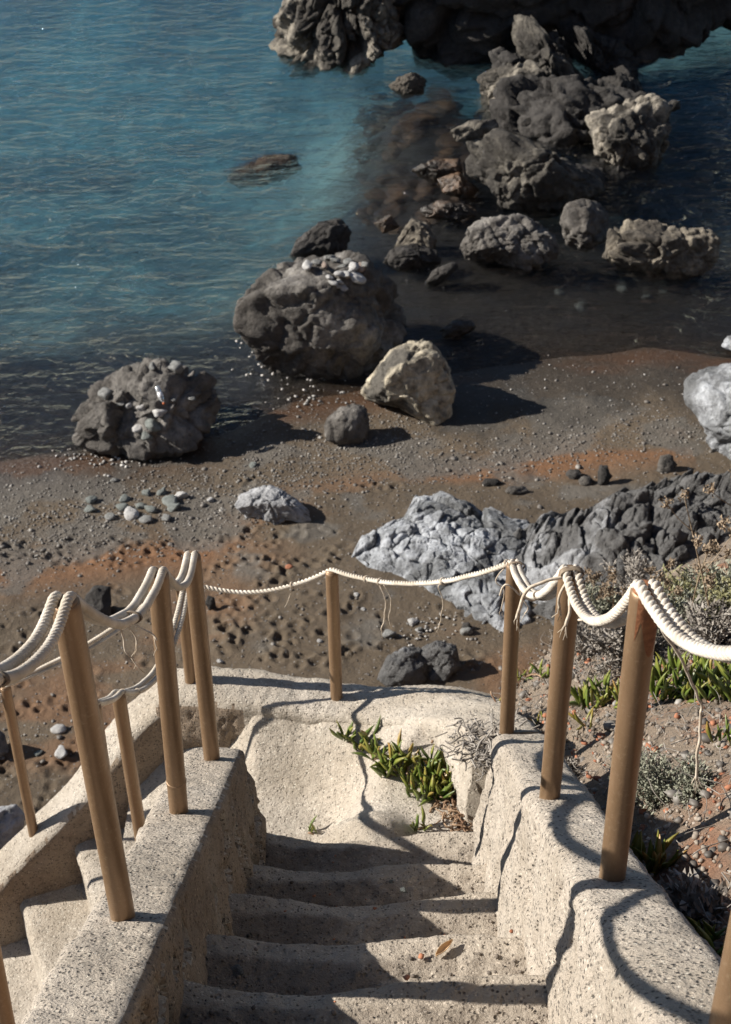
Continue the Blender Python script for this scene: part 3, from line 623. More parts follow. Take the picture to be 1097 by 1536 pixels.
rock('boulder', [(308, 905), (312, 893), (322, 896), (324, 912), (314, 916)], ROCK_DARK, 'small black stone seen between two posts', seed=37, level=4, rough=0.031)
rock('boulder', [(805, 700), (830, 690), (858, 700), (862, 716), (830, 722), (808, 715)], ROCK_DARK, 'flat dark stone on the rusty sand near the ridge', seed=38, level=4) if False else None
for k, (a, b, w, h) in enumerate([(862, 712, 22, 16), (880, 722, 22, 14), (906, 714, 20, 30), (776, 736, 36, 14), (738, 724, 30, 12), (1000, 697, 26, 26), (700, 940, 14, 12), (645, 862, 12, 10)]):
    rock('beach_stone', [(a - w / 2, b), (a - w / 3, b - h / 2), (a + w / 4, b - h / 2), (a + w / 2, b), (a + w / 4, b + h / 2), (a - w / 3, b + h / 2)], [ROCK_DARK, ROCK][k % 2], 'small dark stone on the rust coloured sand near the furrowed ridge', seed=50 + k, level=3, rough=0.043, group='dark stones on the rusty sand', cat='stone')
rock('outcrop_rock', [(735, 140), (800, 120), (880, 130), (960, 165), (992, 230), (960, 285), (880, 290), (790, 262), (730, 210)], ROCK_DARK, 'broad dark core rock beneath the pale crust of the outcrop', seed=39, depth=29.9, level=6, rough=.06)
# ------------------------------------------------------------------ stones
from mathutils.bvhtree import BVHTree
_bv = {}
def on_obj(o, px, py):
    if o.name not in _bv:
        me = o.data; v = np.empty(len(me.vertices) * 3, np.float32); me.vertices.foreach_get('co', v); v = v.reshape(-1, 3) + np.array(o.location)
        _bv[o.name] = BVHTree.FromPolygons(v.tolist(), [tuple(p.vertices) for p in me.polygons])
    r = Vector(ray(px, py)).normalized(); h = _bv[o.name].ray_cast(Vector(CAM), r)
    return (np.array(h[0]), np.array(h[1])) if h[0] is not None else (None, None)
def stone_mesh(seed, level=3, rough=.22):
    v, f = ico(level); rs = np.random.default_rng(seed + 500); s = v.copy()
    for _ in range(9):
        n = rs.normal(size=3); n /= np.linalg.norm(n); d = rs.uniform(.55, .9); t = s @ n; s = s * np.where(t > d, d / np.maximum(t, 1e-6), 1)[:, None]
    s = s * (1 + rough * fbm(v * 1.6 + seed, 3, seed))[:, None]; return mesh_np('stone', s, f)
STONES = [stone_mesh(k) for k in range(6)]
def stone(p, w, mat, label, group, flat=.7, name='stone', stretch=1.25):
    me = STONES[random.randrange(6)].copy(); me.materials.append(mat)
    o = link(name, me, None, None, p); o.scale = (w / 2 * stretch, w / 2, w / 2 * flat); o.rotation_euler = (random.uniform(-.3, .3), random.uniform(-.3, .3), random.uniform(0, 6.28))
    return tag(o, label, 'stone', group)
S_GREY = mat_plain('grey_stone', (.17, .17, .16), (.27, .27, .26), 2, .7, .02, 12); S_PALE = mat_plain('pale_stone', (.40, .39, .38), (.56, .55, .53), 2, .7, .02, 12)
S_GREEN = mat_plain('green_grey_stone', (.13, .145, .135), (.22, .235, .22), 2, .7, .02, 12); S_PINK = mat_plain('pinkish_stone', (.33, .25, .20), (.45, .36, .30), 2, .7, .02, 12)
boulder1 = bpy.data.objects['boulder']; boulder2 = bpy.data.objects['boulder.001']
for (a, b, w, m, lab) in [(265, 556, 25, S_GREY, 'large round grey stone on the far rim of the bottle boulder'), (230, 552, 13, S_GREY, None), (160, 596, 24, S_GREY, 'broad brown grey stone resting on the sunny shoulder of the bottle boulder'), (180, 608, 15, S_GREY, None), (195, 609, 13, S_PALE, None), (212, 614, 13, S_PALE, None), (241, 622, 22, S_PALE, 'pale bluish stone right beside the bottle'), (229, 642, 24, S_GREEN, 'dark green stone below the bottle on the boulder'), (220, 657, 19, S_GREEN, 'dull green stone lowest on the bottle boulder'), (288, 600, 13, S_GREY, None), (260, 601, 11, S_GREY, None), (208, 645, 16, S_PALE, 'flat whitish stone beside the dark green one')]:
    p, n = on_obj(boulder1, a, b)
    if p is None: continue
    z = float((p - CAM) @ FW); ww = w * z / F
    stone(p + np.array([0, 0, .2 * ww]), ww, m, lab or 'small smooth stone lying on the boulder with the bottle', None if lab else 'small stones on the bottle boulder')
for (a, b, w) in [(440, 388, 15), (468, 381, 17), (480, 385, 17), (462, 402, 19), (495, 389, 15), (503, 393, 13), (522, 395, 15), (530, 403, 19), (541, 405, 19), (520, 415, 15), (509, 413, 13), (494, 418, 11), (500, 427, 13), (510, 425, 11), (521, 417, 11), (535, 421, 25), (516, 434, 13), (506, 432, 11), (527, 409, 13), (548, 401, 15), (475, 396, 13), (513, 402, 11), (487, 400, 12)]:
    p, n = on_obj(boulder2, a, b)
    if p is None: continue
    z = float((p - CAM) @ FW); ww = w * z / F
    stone(p + np.array([0, 0, .22 * ww]), ww, random.choice([S_PALE, S_PALE, S_GREY, S_PINK]), 'smooth pale pebble in the scatter on the largest grey boulder', 'pebbles on the largest boulder', .6)
for (a, b, w, m, lab) in [(138, 747, 17, S_GREEN, None), (137, 761, 17, S_GREEN, None), (165, 771, 19, S_GREY, None), (196, 767, 23, S_PALE, 'largest pale stone of the row on the gravel'), (187, 745, 15, S_GREEN, None), (183, 758, 17, S_GREEN, None), (213, 756, 15, S_GREEN, None), (219, 776, 17, S_GREY, None), (226, 760, 19, S_GREEN, None), (221, 737, 17, S_GREEN, None), (243, 735, 16, S_GREEN, None), (254, 748, 23, S_GREEN, None), (273, 739, 21, S_PALE, 'white angular stone at the end of the gravel row'), (251, 775, 15, S_GREY, None), (262, 757, 19, S_GREEN, None), (316, 748, 12, S_PALE, None), (172, 718, 12, S_GREY, None), (380, 695, 12, S_GREEN, None), (585, 947, 20, S_GREY, None), (620, 930, 14, S_PALE, None), (628, 945, 12, S_PALE, None), (606, 985, 10, S_PALE, None), (700, 942, 18, S_GREY, None), (630, 942, 10, S_GREY, None), (92, 1123, 24, S_PALE, 'white stone on the trampled sand beyond the outer wall'), (88, 1090, 18, S_PALE, 'flat white stone on the trampled sand beyond the outer wall'), (58, 1128, 12, S_GREEN, None), (545, 912, 9, S_PALE, None), (480, 960, 9, S_PALE, None), (535, 890, 8, S_PALE, None), (330, 990, 10, S_PALE, None)]:
    p = on_ground(a, b + w * .3); z = float((p - CAM) @ FW); ww = w * z / F
    stone(p + np.array([0, 0, .12 * ww]), ww * random.uniform(.85, 1.15), m, lab or ('small smooth grey stone in the row lying on the gravel' if b < 800 and a < 300 else 'small grey stone lying on the sand near the rope and landing wall' if b > 850 and a > 300 else 'small grey stone lying apart on the dark sand'), None if lab else ('stones in the gravel row' if b < 800 and a < 300 else 'stones near the landing wall' if b > 850 and a > 300 else 'stray stones'))
p = on_ground(434, 852); stone(p + np.array([0, 0, .02]), .08, CHIP, 'small orange scrap on the sand behind the ropes', None, .5, 'orange_scrap')['category'] = 'scrap'
# drowned stones
def sub_stone(a, b, w, m, lab, grp):
    p = on_ground(a, b); z = float((p - CAM) @ FW); ww = w * z / F
    stone(np.array([p[0], p[1], min(p[2] + .15 * ww, -.22 * ww)]), ww, m, lab, grp, .5, 'submerged_stone')
rs = random.Random(5)
for _ in range(70): sub_stone(rs.uniform(545, 700), rs.uniform(135, 335), rs.uniform(14, 42), ROCK_RUST if rs.random() < .75 else ROCK_WET, 'rusty brown stone under shallow water between headland and greenish wedge', 'drowned stones beside the outcrop')
for _ in range(14): sub_stone(rs.uniform(530, 590), rs.uniform(165, 230), rs.uniform(14, 30), ROCK_RUST, 'brown stone under water just off the sunlit headland tip', 'drowned stones off the headland')
for _ in range(22): sub_stone(rs.uniform(940, 1110), rs.uniform(265, 345), rs.uniform(14, 34), S_PINK if rs.random() < .6 else ROCK_RUST, 'pinkish stone under water beyond the wide pitted boulder', 'pinkish drowned stones')
for _ in range(18): sub_stone(rs.uniform(840, 1090), rs.uniform(420, 465), rs.uniform(8, 18), S_GREEN, 'small green stone under water in front of the wide pitted boulder', 'green drowned stones')
for _ in range(14): sub_stone(rs.uniform(535, 690), rs.uniform(310, 350), rs.uniform(14, 30), ROCK_RUST, 'brown stone under water around the pale tipped rock', 'drowned stones around the pale tipped rock')
rock('boulder', [(335, 272), (370, 245), (400, 232), (440, 232), (455, 250), (420, 272), (360, 285)], ROCK_RUST, 'reddish reef breaking the surface of the open blue water', gz=-.62, thick=.5, seed=61, level=5, rough=.05)
for k, (pl, lab) in enumerate([([(615, 255), (650, 240), (690, 238), (695, 262), (650, 275)], 'low wet black rock against the slab at the outcrop edge'), ([(628, 312), (660, 300), (700, 305), (720, 320), (690, 332), (640, 328)], 'low wet black rock behind the pale tipped rock'), ([(560, 335), (585, 322), (600, 340), (575, 352)], 'small wet rock left of the pale tipped rock'), ([(655, 268), (690, 258), (720, 285), (705, 300), (665, 292)], 'wet brown rock beside the greenish wedge')]):
    rock('wet_rock', pl, ROCK_WET, lab, gz=0, thick=.7, seed=70 + k, level=5, rough=.05)

def scatter(name, pts, sizes, mat, parent=None, flat=.6, level=1, label=None):
    v, f = ico(level); n = len(pts); pts = np.array(pts); sz = np.array(sizes)
    r = RNG.normal(size=(n, 3, 3)); q, _ = np.linalg.qr(r)
    jit = 1 + .25 * RNG.normal(size=(n, len(v), 1)).clip(-1, 1); sc = np.stack([np.ones(n) * 1.2, np.ones(n), np.ones(n) * flat], 1)
    V = (v[None] * jit) * sc[:, None, :]; a = RNG.uniform(0, 6.28, n); ca, sa = np.cos(a)[:, None], np.sin(a)[:, None]
    V = np.stack([V[..., 0] * ca - V[..., 1] * sa, V[..., 0] * sa + V[..., 1] * ca, V[..., 2]], -1) * (sz / 2)[:, None, None] + pts[:, None, :]
    Fc = (f[None] + (np.arange(n) * len(v))[:, None, None]).reshape(-1, f.shape[1])
    o = obj(name, V.reshape(-1, 3), Fc, mat, parent, name not in ('terracotta_bits', 'terracotta_crumbs', 'slope_gravel', 'slope_stones', 'step_grit')); tag(o, label, 'pebbles' if label else None, None, 'stuff'); return o
pts, szs = [], []
while len(pts) < 9000:
    x, y = RNG.uniform(-6.5, 6), RNG.uniform(8.8, 20.2); d = shore(x) - y; z = ground(x, y)
    if z < -.03: continue
    w = .08 + 1.0 * math.exp(-((d - (1.9 if x < 1 else 2.6)) / (.9 if x < 1 else .5)) ** 2) * (1 if x < 1 else .6)
    if x > 1 and d < 1.7: w = .03
    if RNG.random() > w: continue
    pts.append((x, y, z + .004)); szs.append(min(.14, .022 * math.exp(RNG.normal() * .45)))
scatter('beach_pebbles', pts, szs, PEBS, None, .65, 1, 'fine mixed gravel strewn over the dark beach sand')
pts, szs = [], []
for (a, b, w, h, n) in [(405, 560, 50, 30, 45), (460, 598, 60, 20, 40), (150, 690, 70, 20, 60), (630, 430, 50, 20, 10), (900, 600, 220, 60, 40), (640, 940, 60, 30, 60)]:
    for _ in range(n):
        p = on_ground(random.gauss(a, w / 2), random.gauss(b, h / 2)); pts.append((p[0], p[1], max(p[2], -.01) + .012)); szs.append(random.uniform(.02, .065) if b < 700 and a < 620 else random.uniform(.015, .04))
scatter('shore_pebbles', pts, szs, mat_plain('white_shore_pebble', (.12, .115, .11), (.45, .43, .40), 3, .35), None, .7, 1, 'pale glinting pebbles washed up around the boulder feet')

# ------------------------------------------------------------------ posts
def tube(path, r, n=8, caps=True, ridges=None):
    p = np.asarray(path, float); t = np.gradient(p, axis=0); t /= np.linalg.norm(t, axis=1)[:, None] + 1e-12
    u = np.cross(t[0], [0, 0, 1.]);
    if np.linalg.norm(u) < 1e-3: u = np.array([1., 0, 0])
    U = np.zeros_like(p)
    for i in range(len(p)):
        u = u - t[i] * (u @ t[i]); u = u / np.linalg.norm(u); U[i] = u
    Vv = np.cross(t, U); a = np.linspace(0, 2 * np.pi, n, endpoint=False); r = np.broadcast_to(np.asarray(r, float), (len(p),))
    V = p[:, None] + r[:, None, None] * (np.cos(a)[None, :, None] * U[:, None] + np.sin(a)[None, :, None] * Vv[:, None])
    F_ = grid_faces(len(p), n, True)[:, ::-1]; V = V.reshape(-1, 3)
    if caps:
        k = len(V); V = np.vstack([V, p[:1], p[-1:]]); j = np.arange(n); j2 = (j + 1) % n; o = (len(p) - 1) * n
        F_ = np.vstack([F_, np.stack([j, j2, j * 0 + k, j * 0 + k], 1), np.stack([o + j2, o + j, j * 0 + k + 1, j * 0 + k + 1], 1)])
    return V, F_
def tube_obj(name, path, r, mat, parent=None, n=8):
    V, F_ = tube(path, r, n); k = len(V); 
    if parent is not None: V = V - np.array(parent.location)
    me = bpy.data.meshes.new(name); me.from_pydata(V.tolist(), [], [tuple(dict.fromkeys(int(i) for i in q)) for q in F_]); me.polygons.foreach_set('use_smooth', np.ones(len(me.polygons), bool)); me.update()
    return link(name, me, mat, parent)
def post(base, top_px, h, label, r=.03, dip=.12, ring=None, rust=False):
    b = np.array(base, float); v = b + [0, 0, h]; top = at(top_px[0], top_px[1], float((v - CAM) @ FW)); ax_ = (top - b) / np.linalg.norm(top - b)
    root = thing('rope_post', b, label, 'post')
    foot = b - ax_ * dip
    ts = np.r_[0, np.linspace(.02, .96, 18), .985, .997, 1.0]; L = np.linalg.norm(top - foot)
    rr = np.array([r] * 19 + [r, r * .96, r * .80]); tube_obj('shaft', foot + ts[:, None] * (top - foot), rr, POST, root, 28)
    tube_obj('cap', [top - ax_ * .006, top + ax_ * .004, top + ax_ * .007], [r * .86, r * .84, r * .6], RUST if rust else POST, root, 24)
    if ring: c = b + ax_ * ring; tube_obj('joint_ring', [c - ax_ * .006, c - ax_ * .003, c + ax_ * .003, c + ax_ * .006], [r * 1.0, r * 1.06, r * 1.06, r * 1.0], POST, root, 28)
    if rust:
        a = np.linspace(-2.2, .5, 18); V = []; 
        for k, t in enumerate(np.linspace(0, 1, 14)):
            wv = .5 + .5 * math.sin(k * 1.7); 
            for q in a: 
                lim = 1 - t * (.5 + .5 * abs(math.sin(q * 3.1)))
                V.append(top - ax_ * (.004 + t * (.05 + .10 * abs(math.sin(q * 1.9 + .4)))) + (r + .0006) * np.array([math.cos(q), math.sin(q), 0]))
        obj('rust_stain', V, grid_faces(14, 18), RUST, root)
    return root, top
A, At = post(rel(-.61, 2.17, -2.88), (98, 902), 1.0, 'tall brown post rising from the cracked parapet before a mortar break')
B, Bt = post(rel(-.61, 3.02, -3.50), (237, 859), 1.0, 'brown post with a joint ring near its foot on the cracked parapet', ring=.16)
Cc, Ct = post(rel(-.59, 3.67, -3.94), (288, 834), 1.0, 'brown post at the lower end of the cracked parapet')
D, Dt = post(rel(-.16, 5.05, -5.0), (498, 857), .83, 'single brown post on the middle of the landing wall')
E_, Et = post(rel(.56, 4.07, -4.22), (772, 846), .85, 'brown post at the end of the landing wall among dry grey twigs')
F_, Ft = post(rel(.52, 2.78, -3.17), (856, 858), .85, 'brown post on the sunlit parapet with two ropes sagging either side')
G_, Gt = post(rel(.55, 2.08, -2.65), (969, 884), .85, 'thick brown post with rust stains at its top on the sunlit parapet', rust=True)
I_, It = post(rel(-.90, 5.22, -5.03), (272, 872), .68, 'brown post at the far corner of the landing wall')
J_, Jt = post(rel(-1.76, 4.90, -5.79), (8, 1030), 1.0, 'slender brown post on the sloping outer wall', r=.026)
K_, Kt = post(rel(-1.07, 4.34, -5.60), (178, 1042), 1.38, 'brown post beside the lower flight behind the cracked parapet')
H_, Ht = post(rel(.575, 1.33, rpz(1.33) - .02), (1215, 960), .86, 'brown post highest up on the sunlit parapet')
Lp = at(176, 1300, 6.0); L_, Lt = post(Lp, (140, 1058), 1.0, 'brown post hidden behind the tall post, carrying the inner rope of the lower flight')
Mp = at(30, 1640, 5.2); M_, Mt = post(Mp, (-42, 1270), 1.1, 'reddish brown post low beside the lower flight under the cracked parapet')

# ------------------------------------------------------------------ ropes
def rope_path(sup, sags, step=.005, smooth=.035):
    out = []
    for i in range(len(sup) - 1):
        a, b = np.array(sup[i]), np.array(sup[i + 1]); t = np.linspace(0, 1, 200)[:, None]; p = a + (b - a) * t; p[:, 2] -= sags[i] * 4 * (t * (1 - t))[:, 0]; out.append(p if i == 0 else p[1:])
    p, s = resample(np.vstack(out), step); n = max(1, int(smooth / step)); k = np.hanning(2 * n + 3)[1:-1]; k /= k.sum()
    q = np.vstack([np.repeat(p[:1], n, 0), p, np.repeat(p[-1:], n, 0)])
    p = np.stack([np.convolve(q[:, m], k, 'valid') for m in range(3)], 1); w = .004
    p = p + w * np.stack([fbm(p * 5, 2, 3), fbm(p * 5, 2, 4), fbm(p * 5, 2, 5)], 1); return resample(p, step)
def rope(sup, sags, label, group=None, d=.0245, pitch=.04, strands=3, step=.005):
    p, s = rope_path(sup, sags, step); root = thing('rope', p[0], label, 'rope', group)
    t = np.gradient(p, axis=0); t /= np.linalg.norm(t, axis=1)[:, None]; u = np.cross(t[0], [0, 0, 1.]); u /= np.linalg.norm(u); U = np.zeros_like(p)
    for i in range(len(p)): u = u - t[i] * (u @ t[i]); u /= np.linalg.norm(u); U[i] = u
    Vv = np.cross(t, U); r = d * (.245 if strands == 2 else .215); off = d / 2 - r
    for k in range(strands):
        a = 2 * np.pi * (s / pitch + k / strands) + .5 * noise(np.stack([s * 6, s * 0, s * 0], 1), 9); q = p + off * (np.cos(a)[:, None] * U + np.sin(a)[:, None] * Vv)
        V, Fc = tube(q, r, 7, False); obj('strand', V, Fc, ROPE, root)
    root_path[root.name] = (p, s); return root
root_path = {}
up = lambda p, dx=0, dz=.018: np.array(p) + [dx, 0, dz]
Az = 2 * np.array(At) - np.array(Bt) + [-.02, .05, .02]
LR = []
for k, dx in enumerate((-.015, .0135)):
    LR.append(rope([up(Az, dx), up(At, dx, .016), up(Bt, dx, .016), up(Ct, dx * .8, .014)], [.16 + .012 * k, .125 + .01 * k, .10 + .006 * k], ['outer thick twisted rope of the pair over the cracked parapet posts', 'inner thick twisted rope of the pair over the cracked parapet posts'][k], 'paired rope on the cracked parapet'))
RR = []
for k, dx in enumerate((-.0145, .0145)):
    RR.append(rope([up(Ht, dx, .016), up(Gt, dx, .018), up(Ft, dx, .016), up(Et, dx * .8, .014)], [.10 + .01 * k, .14 + .008 * k, .13 + .006 * k], ['bright knobbly rope on the stair side over the sunlit parapet posts', 'bright knobbly rope on the slope side over the sunlit parapet posts'][k], 'paired rope on the sunlit parapet', .025, .047, 2))
R5 = rope([up(Et, 0, .016), up(Dt, 0, .014), up(It, .0, .014)], [.10, .11], 'single sagging rope along the landing wall', None, .0235, .042, 2)
Jz = np.array(Jt) + (np.array(Jt) - np.array(It)) * .8 + [0, 0, -.25]
R6 = [rope([up(It, -.01 + dx, .014), up(Jt, dx, .012), up(Jz, dx)], [.06 + .02 * k, .1], ['upper thin rope of the pair along the outer wall', 'lower thin rope of the pair along the outer wall'][k], 'paired rope along the outer wall', .021, .035) for k, dx in enumerate((-.012, .012))]
Lz = np.array(Lt) + [-.35, -.1, -.3]
R8 = [rope([up(It, .03 + dx, .0), up(Kt, dx, .014), up(Lt, dx, .014)], [.20 + .02 * k, .02], ['left strand of the rope hanging from the corner post to the lower rail', 'right strand of the rope hanging from the corner post to the lower rail'][k], 'paired rope of the lower rail', .026, .042) for k, dx in enumerate((-.013, .013))]
def tie(parent, c, axis, r, n=5, mat=TIE, name='tie'):
    axis = np.array(axis) / np.linalg.norm(axis); u = np.cross(axis, [0, 0, 1.]); u /= np.linalg.norm(u); v = np.cross(u, axis); a = np.linspace(0, 2 * np.pi * n, 22 * n)
    p = np.array(c) + np.outer(a / (2 * np.pi) - n / 2, axis) * .0036 + np.outer(np.cos(a), u) * r[0] + np.outer(np.sin(a), v) * r[1]
    return tube_obj(name, p, .0019, mat, parent, 5)
def twine(parent, pts, r=.0022, mat=TWINE, name='loose_end', fray=0):
    p, _ = resample(catmull(pts, 10), .008); p = p + .004 * np.stack([noise(p * 30, 1), noise(p * 30, 2), noise(p * 30, 3)], 1)
    o = tube_obj(name, p, r, mat, parent, 6)
    for k in range(fray):
        e = p[-1]; d = np.array([random.uniform(-.02, .02), random.uniform(-.01, .01), -random.uniform(.02, .05)]); q = tube_obj('frayed_fibre', [p[-3], e + d * .5, e + d + [random.uniform(-.01, .01), 0, 0]], .0011, mat, o, 5)
        q.matrix_parent_inverse.identity(); q.location = -np.array(parent.location)
    return o
def rp(R, f):
    p, s = root_path[R.name]; i = int(f * (len(p) - 1)); return p[i], p[min(i + 2, len(p) - 1)] - p[max(i - 2, 0)]
for R, fr in ((LR[1], (.20, .60)), (RR[0], (.52, .72, .985))):
    for f in fr:
        c, t = rp(R, f); tie(R, np.array(c) + [-.014 if R is LR[1] else .0145, 0, 0], t, (.029, .0152))
for f in (.02, .24, .47, .52, .75): c, t = rp(R5, f); tie(R5, c, t, (.0155, .0155), 2, TWINE)
for R in R6 + R8[1:]:
    for f in (.3, .5, .62): c, t = rp(R, f); tie(R, c, t, (.014, .014), 2, TWINE)
def down(R, f, segs, fray=2, r=.0022):
    c, _ = rp(R, f); c = np.array(c) - [0, 0, .014]; pts = [c] + [c + np.array(q) for q in segs]; twine(R, pts, r, TWINE, 'loose_end', fray)
down(LR[1], .53, [(.005, 0, -.04), (.012, -.01, -.07), (.02, -.01, -.095)]); down(LR[1], .565, [(.01, 0, -.03), (.02, -.005, -.06)]); down(LR[1], .59, [(.02, 0, -.02), (.045, 0, -.04), (.055, -.01, -.05)])
down(R5, .475, [(.02, -.02, -.05), (.03, -.02, -.12), (.02, -.02, -.20), (.012, -.02, -.26)], 1, .003); down(R5, .455, [(.03, -.01, -.08), (.02, -.01, -.2)], 1)
down(R5, .24, [(-.02, -.01, -.01), (.0, -.02, -.08), (-.012, -.02, -.2)], 3); down(R5, .75, [(-.01, 0, -.04), (-.025, 0, -.08)], 1)
down(R5, .03, [(-.03, -.01, -.05), (.0, -.02, -.10), (-.01, -.02, -.2)], 2)
down(RR[0], .52, [(-.05, -.01, -.0), (-.10, -.02, -.02), (-.115, -.02, -.08), (-.12, -.02, -.12)], 3, .0045)
down(RR[0], .515, [(-.02, -.02, -.03), (-.018, -.02, -.075)], 5, .004); down(RR[0], .50, [(.0, -.03, -.03), (-.01, -.03, -.08)], 5, .0045)
down(RR[0], .45, [(-.01, -.03, .02), (.07, -.05, .05), (.13, -.06, .075)], 0, .003)
down(RR[0], .72, [(-.03, -.02, .015), (-.08, -.02, .06), (-.105, -.02, .075), (-.115, -.02, .03)], 0, .003)
down(RR[0], .21, [(.04, .0, -.08), (.10, .02, -.22), (.11, .02, -.34), (.115, .02, -.42)], 5, .003)
down(RR[0], .93, [(.02, -.01, -.06), (.04, -.02, -.10), (.03, -.02, -.14)], 1)
down(R6[0], .62, [(.03, -.02, -.04), (.02, -.02, -.10), (.03, -.02, -.14)], 2, .0035)

# ------------------------------------------------------------------ plants
def leaf_mesh(seed, bend, w=.11, fat=.13):
    n = 8; V = []; rs_ = random.Random(seed)
    for i in range(n):
        t = i / (n - 1); ww = w * (math.sin(min(1, t * 1.25 + .12) * math.pi * .5)) * (1 - max(0, t - .55) ** 1.6 * 3.2) ; ww = max(ww, .004); x = bend * t * t
        V += [(x - fat / w * ww * .55, -ww * .62, t), (x - fat / w * ww * .55, ww * .62, t), (x + fat / w * ww * .75, 0, t)]
    f = [[i * 3 + k, i * 3 + (k + 1) % 3, (i + 1) * 3 + (k + 1) % 3, (i + 1) * 3 + k] for i in range(n - 1) for k in range(3)]
    me = mesh_np('leaf', V, f); return me
LM = [leaf_mesh(k, .12 + .09 * k) for k in range(4)]; LMY = [m.copy() for m in LM]
for m in LM: m.materials.append(LEAF)
for m in LMY: m.materials.append(LEAF_Y)
def ice_plant(clusters, label, length=.10, yellow=.12, per=(5, 8), tilt=.75, lean=(0, 0), width=1.0):
    root = thing('ice_plant', clusters[0], label, 'plant', 'ice plants'); b = np.array(clusters[0])
    for c in clusters:
        n = random.randint(*per); a0 = random.uniform(0, 6.28)
        for k in range(n):
            me = (LMY if random.random() < yellow else LM)[random.randrange(4)]
            o = bpy.data.objects.new('leaf', me); COL.objects.link(o); o.parent = root
            az = a0 + k * 2.4 + random.uniform(-.4, .4); ti = random.uniform(.15, tilt); L = length * random.uniform(.65, 1.25)
            d = Vector((math.cos(az) * math.sin(ti) + lean[0], math.sin(az) * math.sin(ti) + lean[1], math.cos(ti))).normalized()
            o.rotation_euler = (d.to_track_quat('Z', 'Y') @ Matrix.Rotation(random.uniform(0, 6.28), 3, 'Z').to_quaternion()).to_euler()
            s_ = L * random.uniform(.85, 1.2) * width; o.scale = (s_, s_, L); o.location = np.array(c) - b + [random.gauss(0, .012), random.gauss(0, .012), -.01 + random.uniform(0, .02)]
    stems = []
    for k in range(1, min(len(clusters), 14)):
        p, q = np.array(clusters[k - 1]), np.array(clusters[k])
        if np.linalg.norm(p - q) < .25: tube_obj('stem', [p, (p + q) / 2 + [0, 0, .01], q], .005, DRY, root, 6)
    return root
landing_o = bpy.data.objects['landing']
def on_landing(px, py):
    best = None
    for z in np.arange(4.5, 8.5, .01):
        p = at(px, py, z)
        if p[2] < landing_z(p[0], p[1]): return p
    return at(px, py, 6.4)
cl = []
for (a, b) in [(522, 1112), (540, 1125), (552, 1118), (560, 1140), (575, 1135), (588, 1150), (580, 1165), (600, 1160), (612, 1150), (610, 1178), (625, 1168), (640, 1160), (655, 1160), (632, 1186), (645, 1180), (660, 1185), (675, 1180), (655, 1200), (668, 1198), (640, 1200), (690, 1192), (625, 1196), (700, 1180), (648, 1145), (598, 1140), (700, 1165), (690, 1150), (680, 1165), (708, 1150)]:
    cl.append(on_landing(a, b))
ice_plant(cl, 'bushy ice plant sprawling over the concrete landing', .115, .22, (6, 9), .8, (-.05, 0))
ice_plant([on_landing(462, 1250), on_landing(470, 1252)], 'tiny sprig of ice plant at the shaded edge of the landing', .075, .3, (2, 3), .4)
ice_plant([on_landing(630, 1245), on_landing(640, 1242), on_landing(622, 1246)], 'small ice plant tuft at the landing edge below the bushy one', .075, .2, (3, 4), .5)
ice_plant([on_landing(700, 1128) + [0, 0, .03], on_landing(690, 1120) + [0, 0, .03], on_landing(712, 1132) + [0, 0, .02]], 'little yellowish ice plant by the end of the sunlit parapet', .085, .6, (3, 5), .7)
def hill_cl(pxs): return [p for p in (on_hill(a, b) for a, b in pxs) if p is not None]
ice_plant(hill_cl([(870, 1055), (885, 1048), (900, 1060), (915, 1052), (890, 1064), (930, 1060), (905, 1042), (876, 1064)]), 'upright ice plant growing between the two sunlit parapet posts', .12, .08, (5, 8), .7, (0, 0))
ice_plant(hill_cl([(a + random.uniform(-6, 6), b + random.uniform(-6, 6)) for a in range(985, 1110, 15) for b in (1015, 1035, 1052)]), 'wide dense ice plant clump on the slope beyond the rusty post', .125, .06, (5, 7), .8)
ice_plant(hill_cl([(962, 1310), (975, 1300), (985, 1312), (955, 1295), (970, 1318), (990, 1300), (948, 1308)]), 'pale tipped ice plant in the shade beside the rusty post', .105, .45, (5, 7), .7)
ice_plant(hill_cl([(1078, 1118), (1090, 1112), (1100, 1120)]), 'small ice plant sprig on the bare gravelly slope', .085, .1, (4, 5), .6)
ice_plant(hill_cl([(1060, 1420), (1075, 1440), (1050, 1430), (1085, 1425)]), 'dark ice plant in the shadow at the foot of the sunlit parapet', .10, .1, (4, 6), .7)
ice_plant(hill_cl([(735, 1058), (748, 1052), (725, 1062), (745, 1065)]), 'low yellow green ice plant behind the end of the landing wall', .075, .5, (4, 6), .8)
ice_plant(hill_cl([(790, 1015), (806, 1012), (815, 1020), (782, 1022)]), 'small ice plant tuft below the bushes beside the end post', .08, .3, (4, 6), .6)
ice_plant(hill_cl([(805, 1090), (812, 1085)]), 'single sprig of ice plant beside the second sunlit post', .07, .5, (3, 4), .6)
ice_plant(hill_cl([(880, 1092), (872, 1085)]), 'yellowed trailing ice plant stem between posts on the slope', .09, 1.0, (3, 4), 1.1)

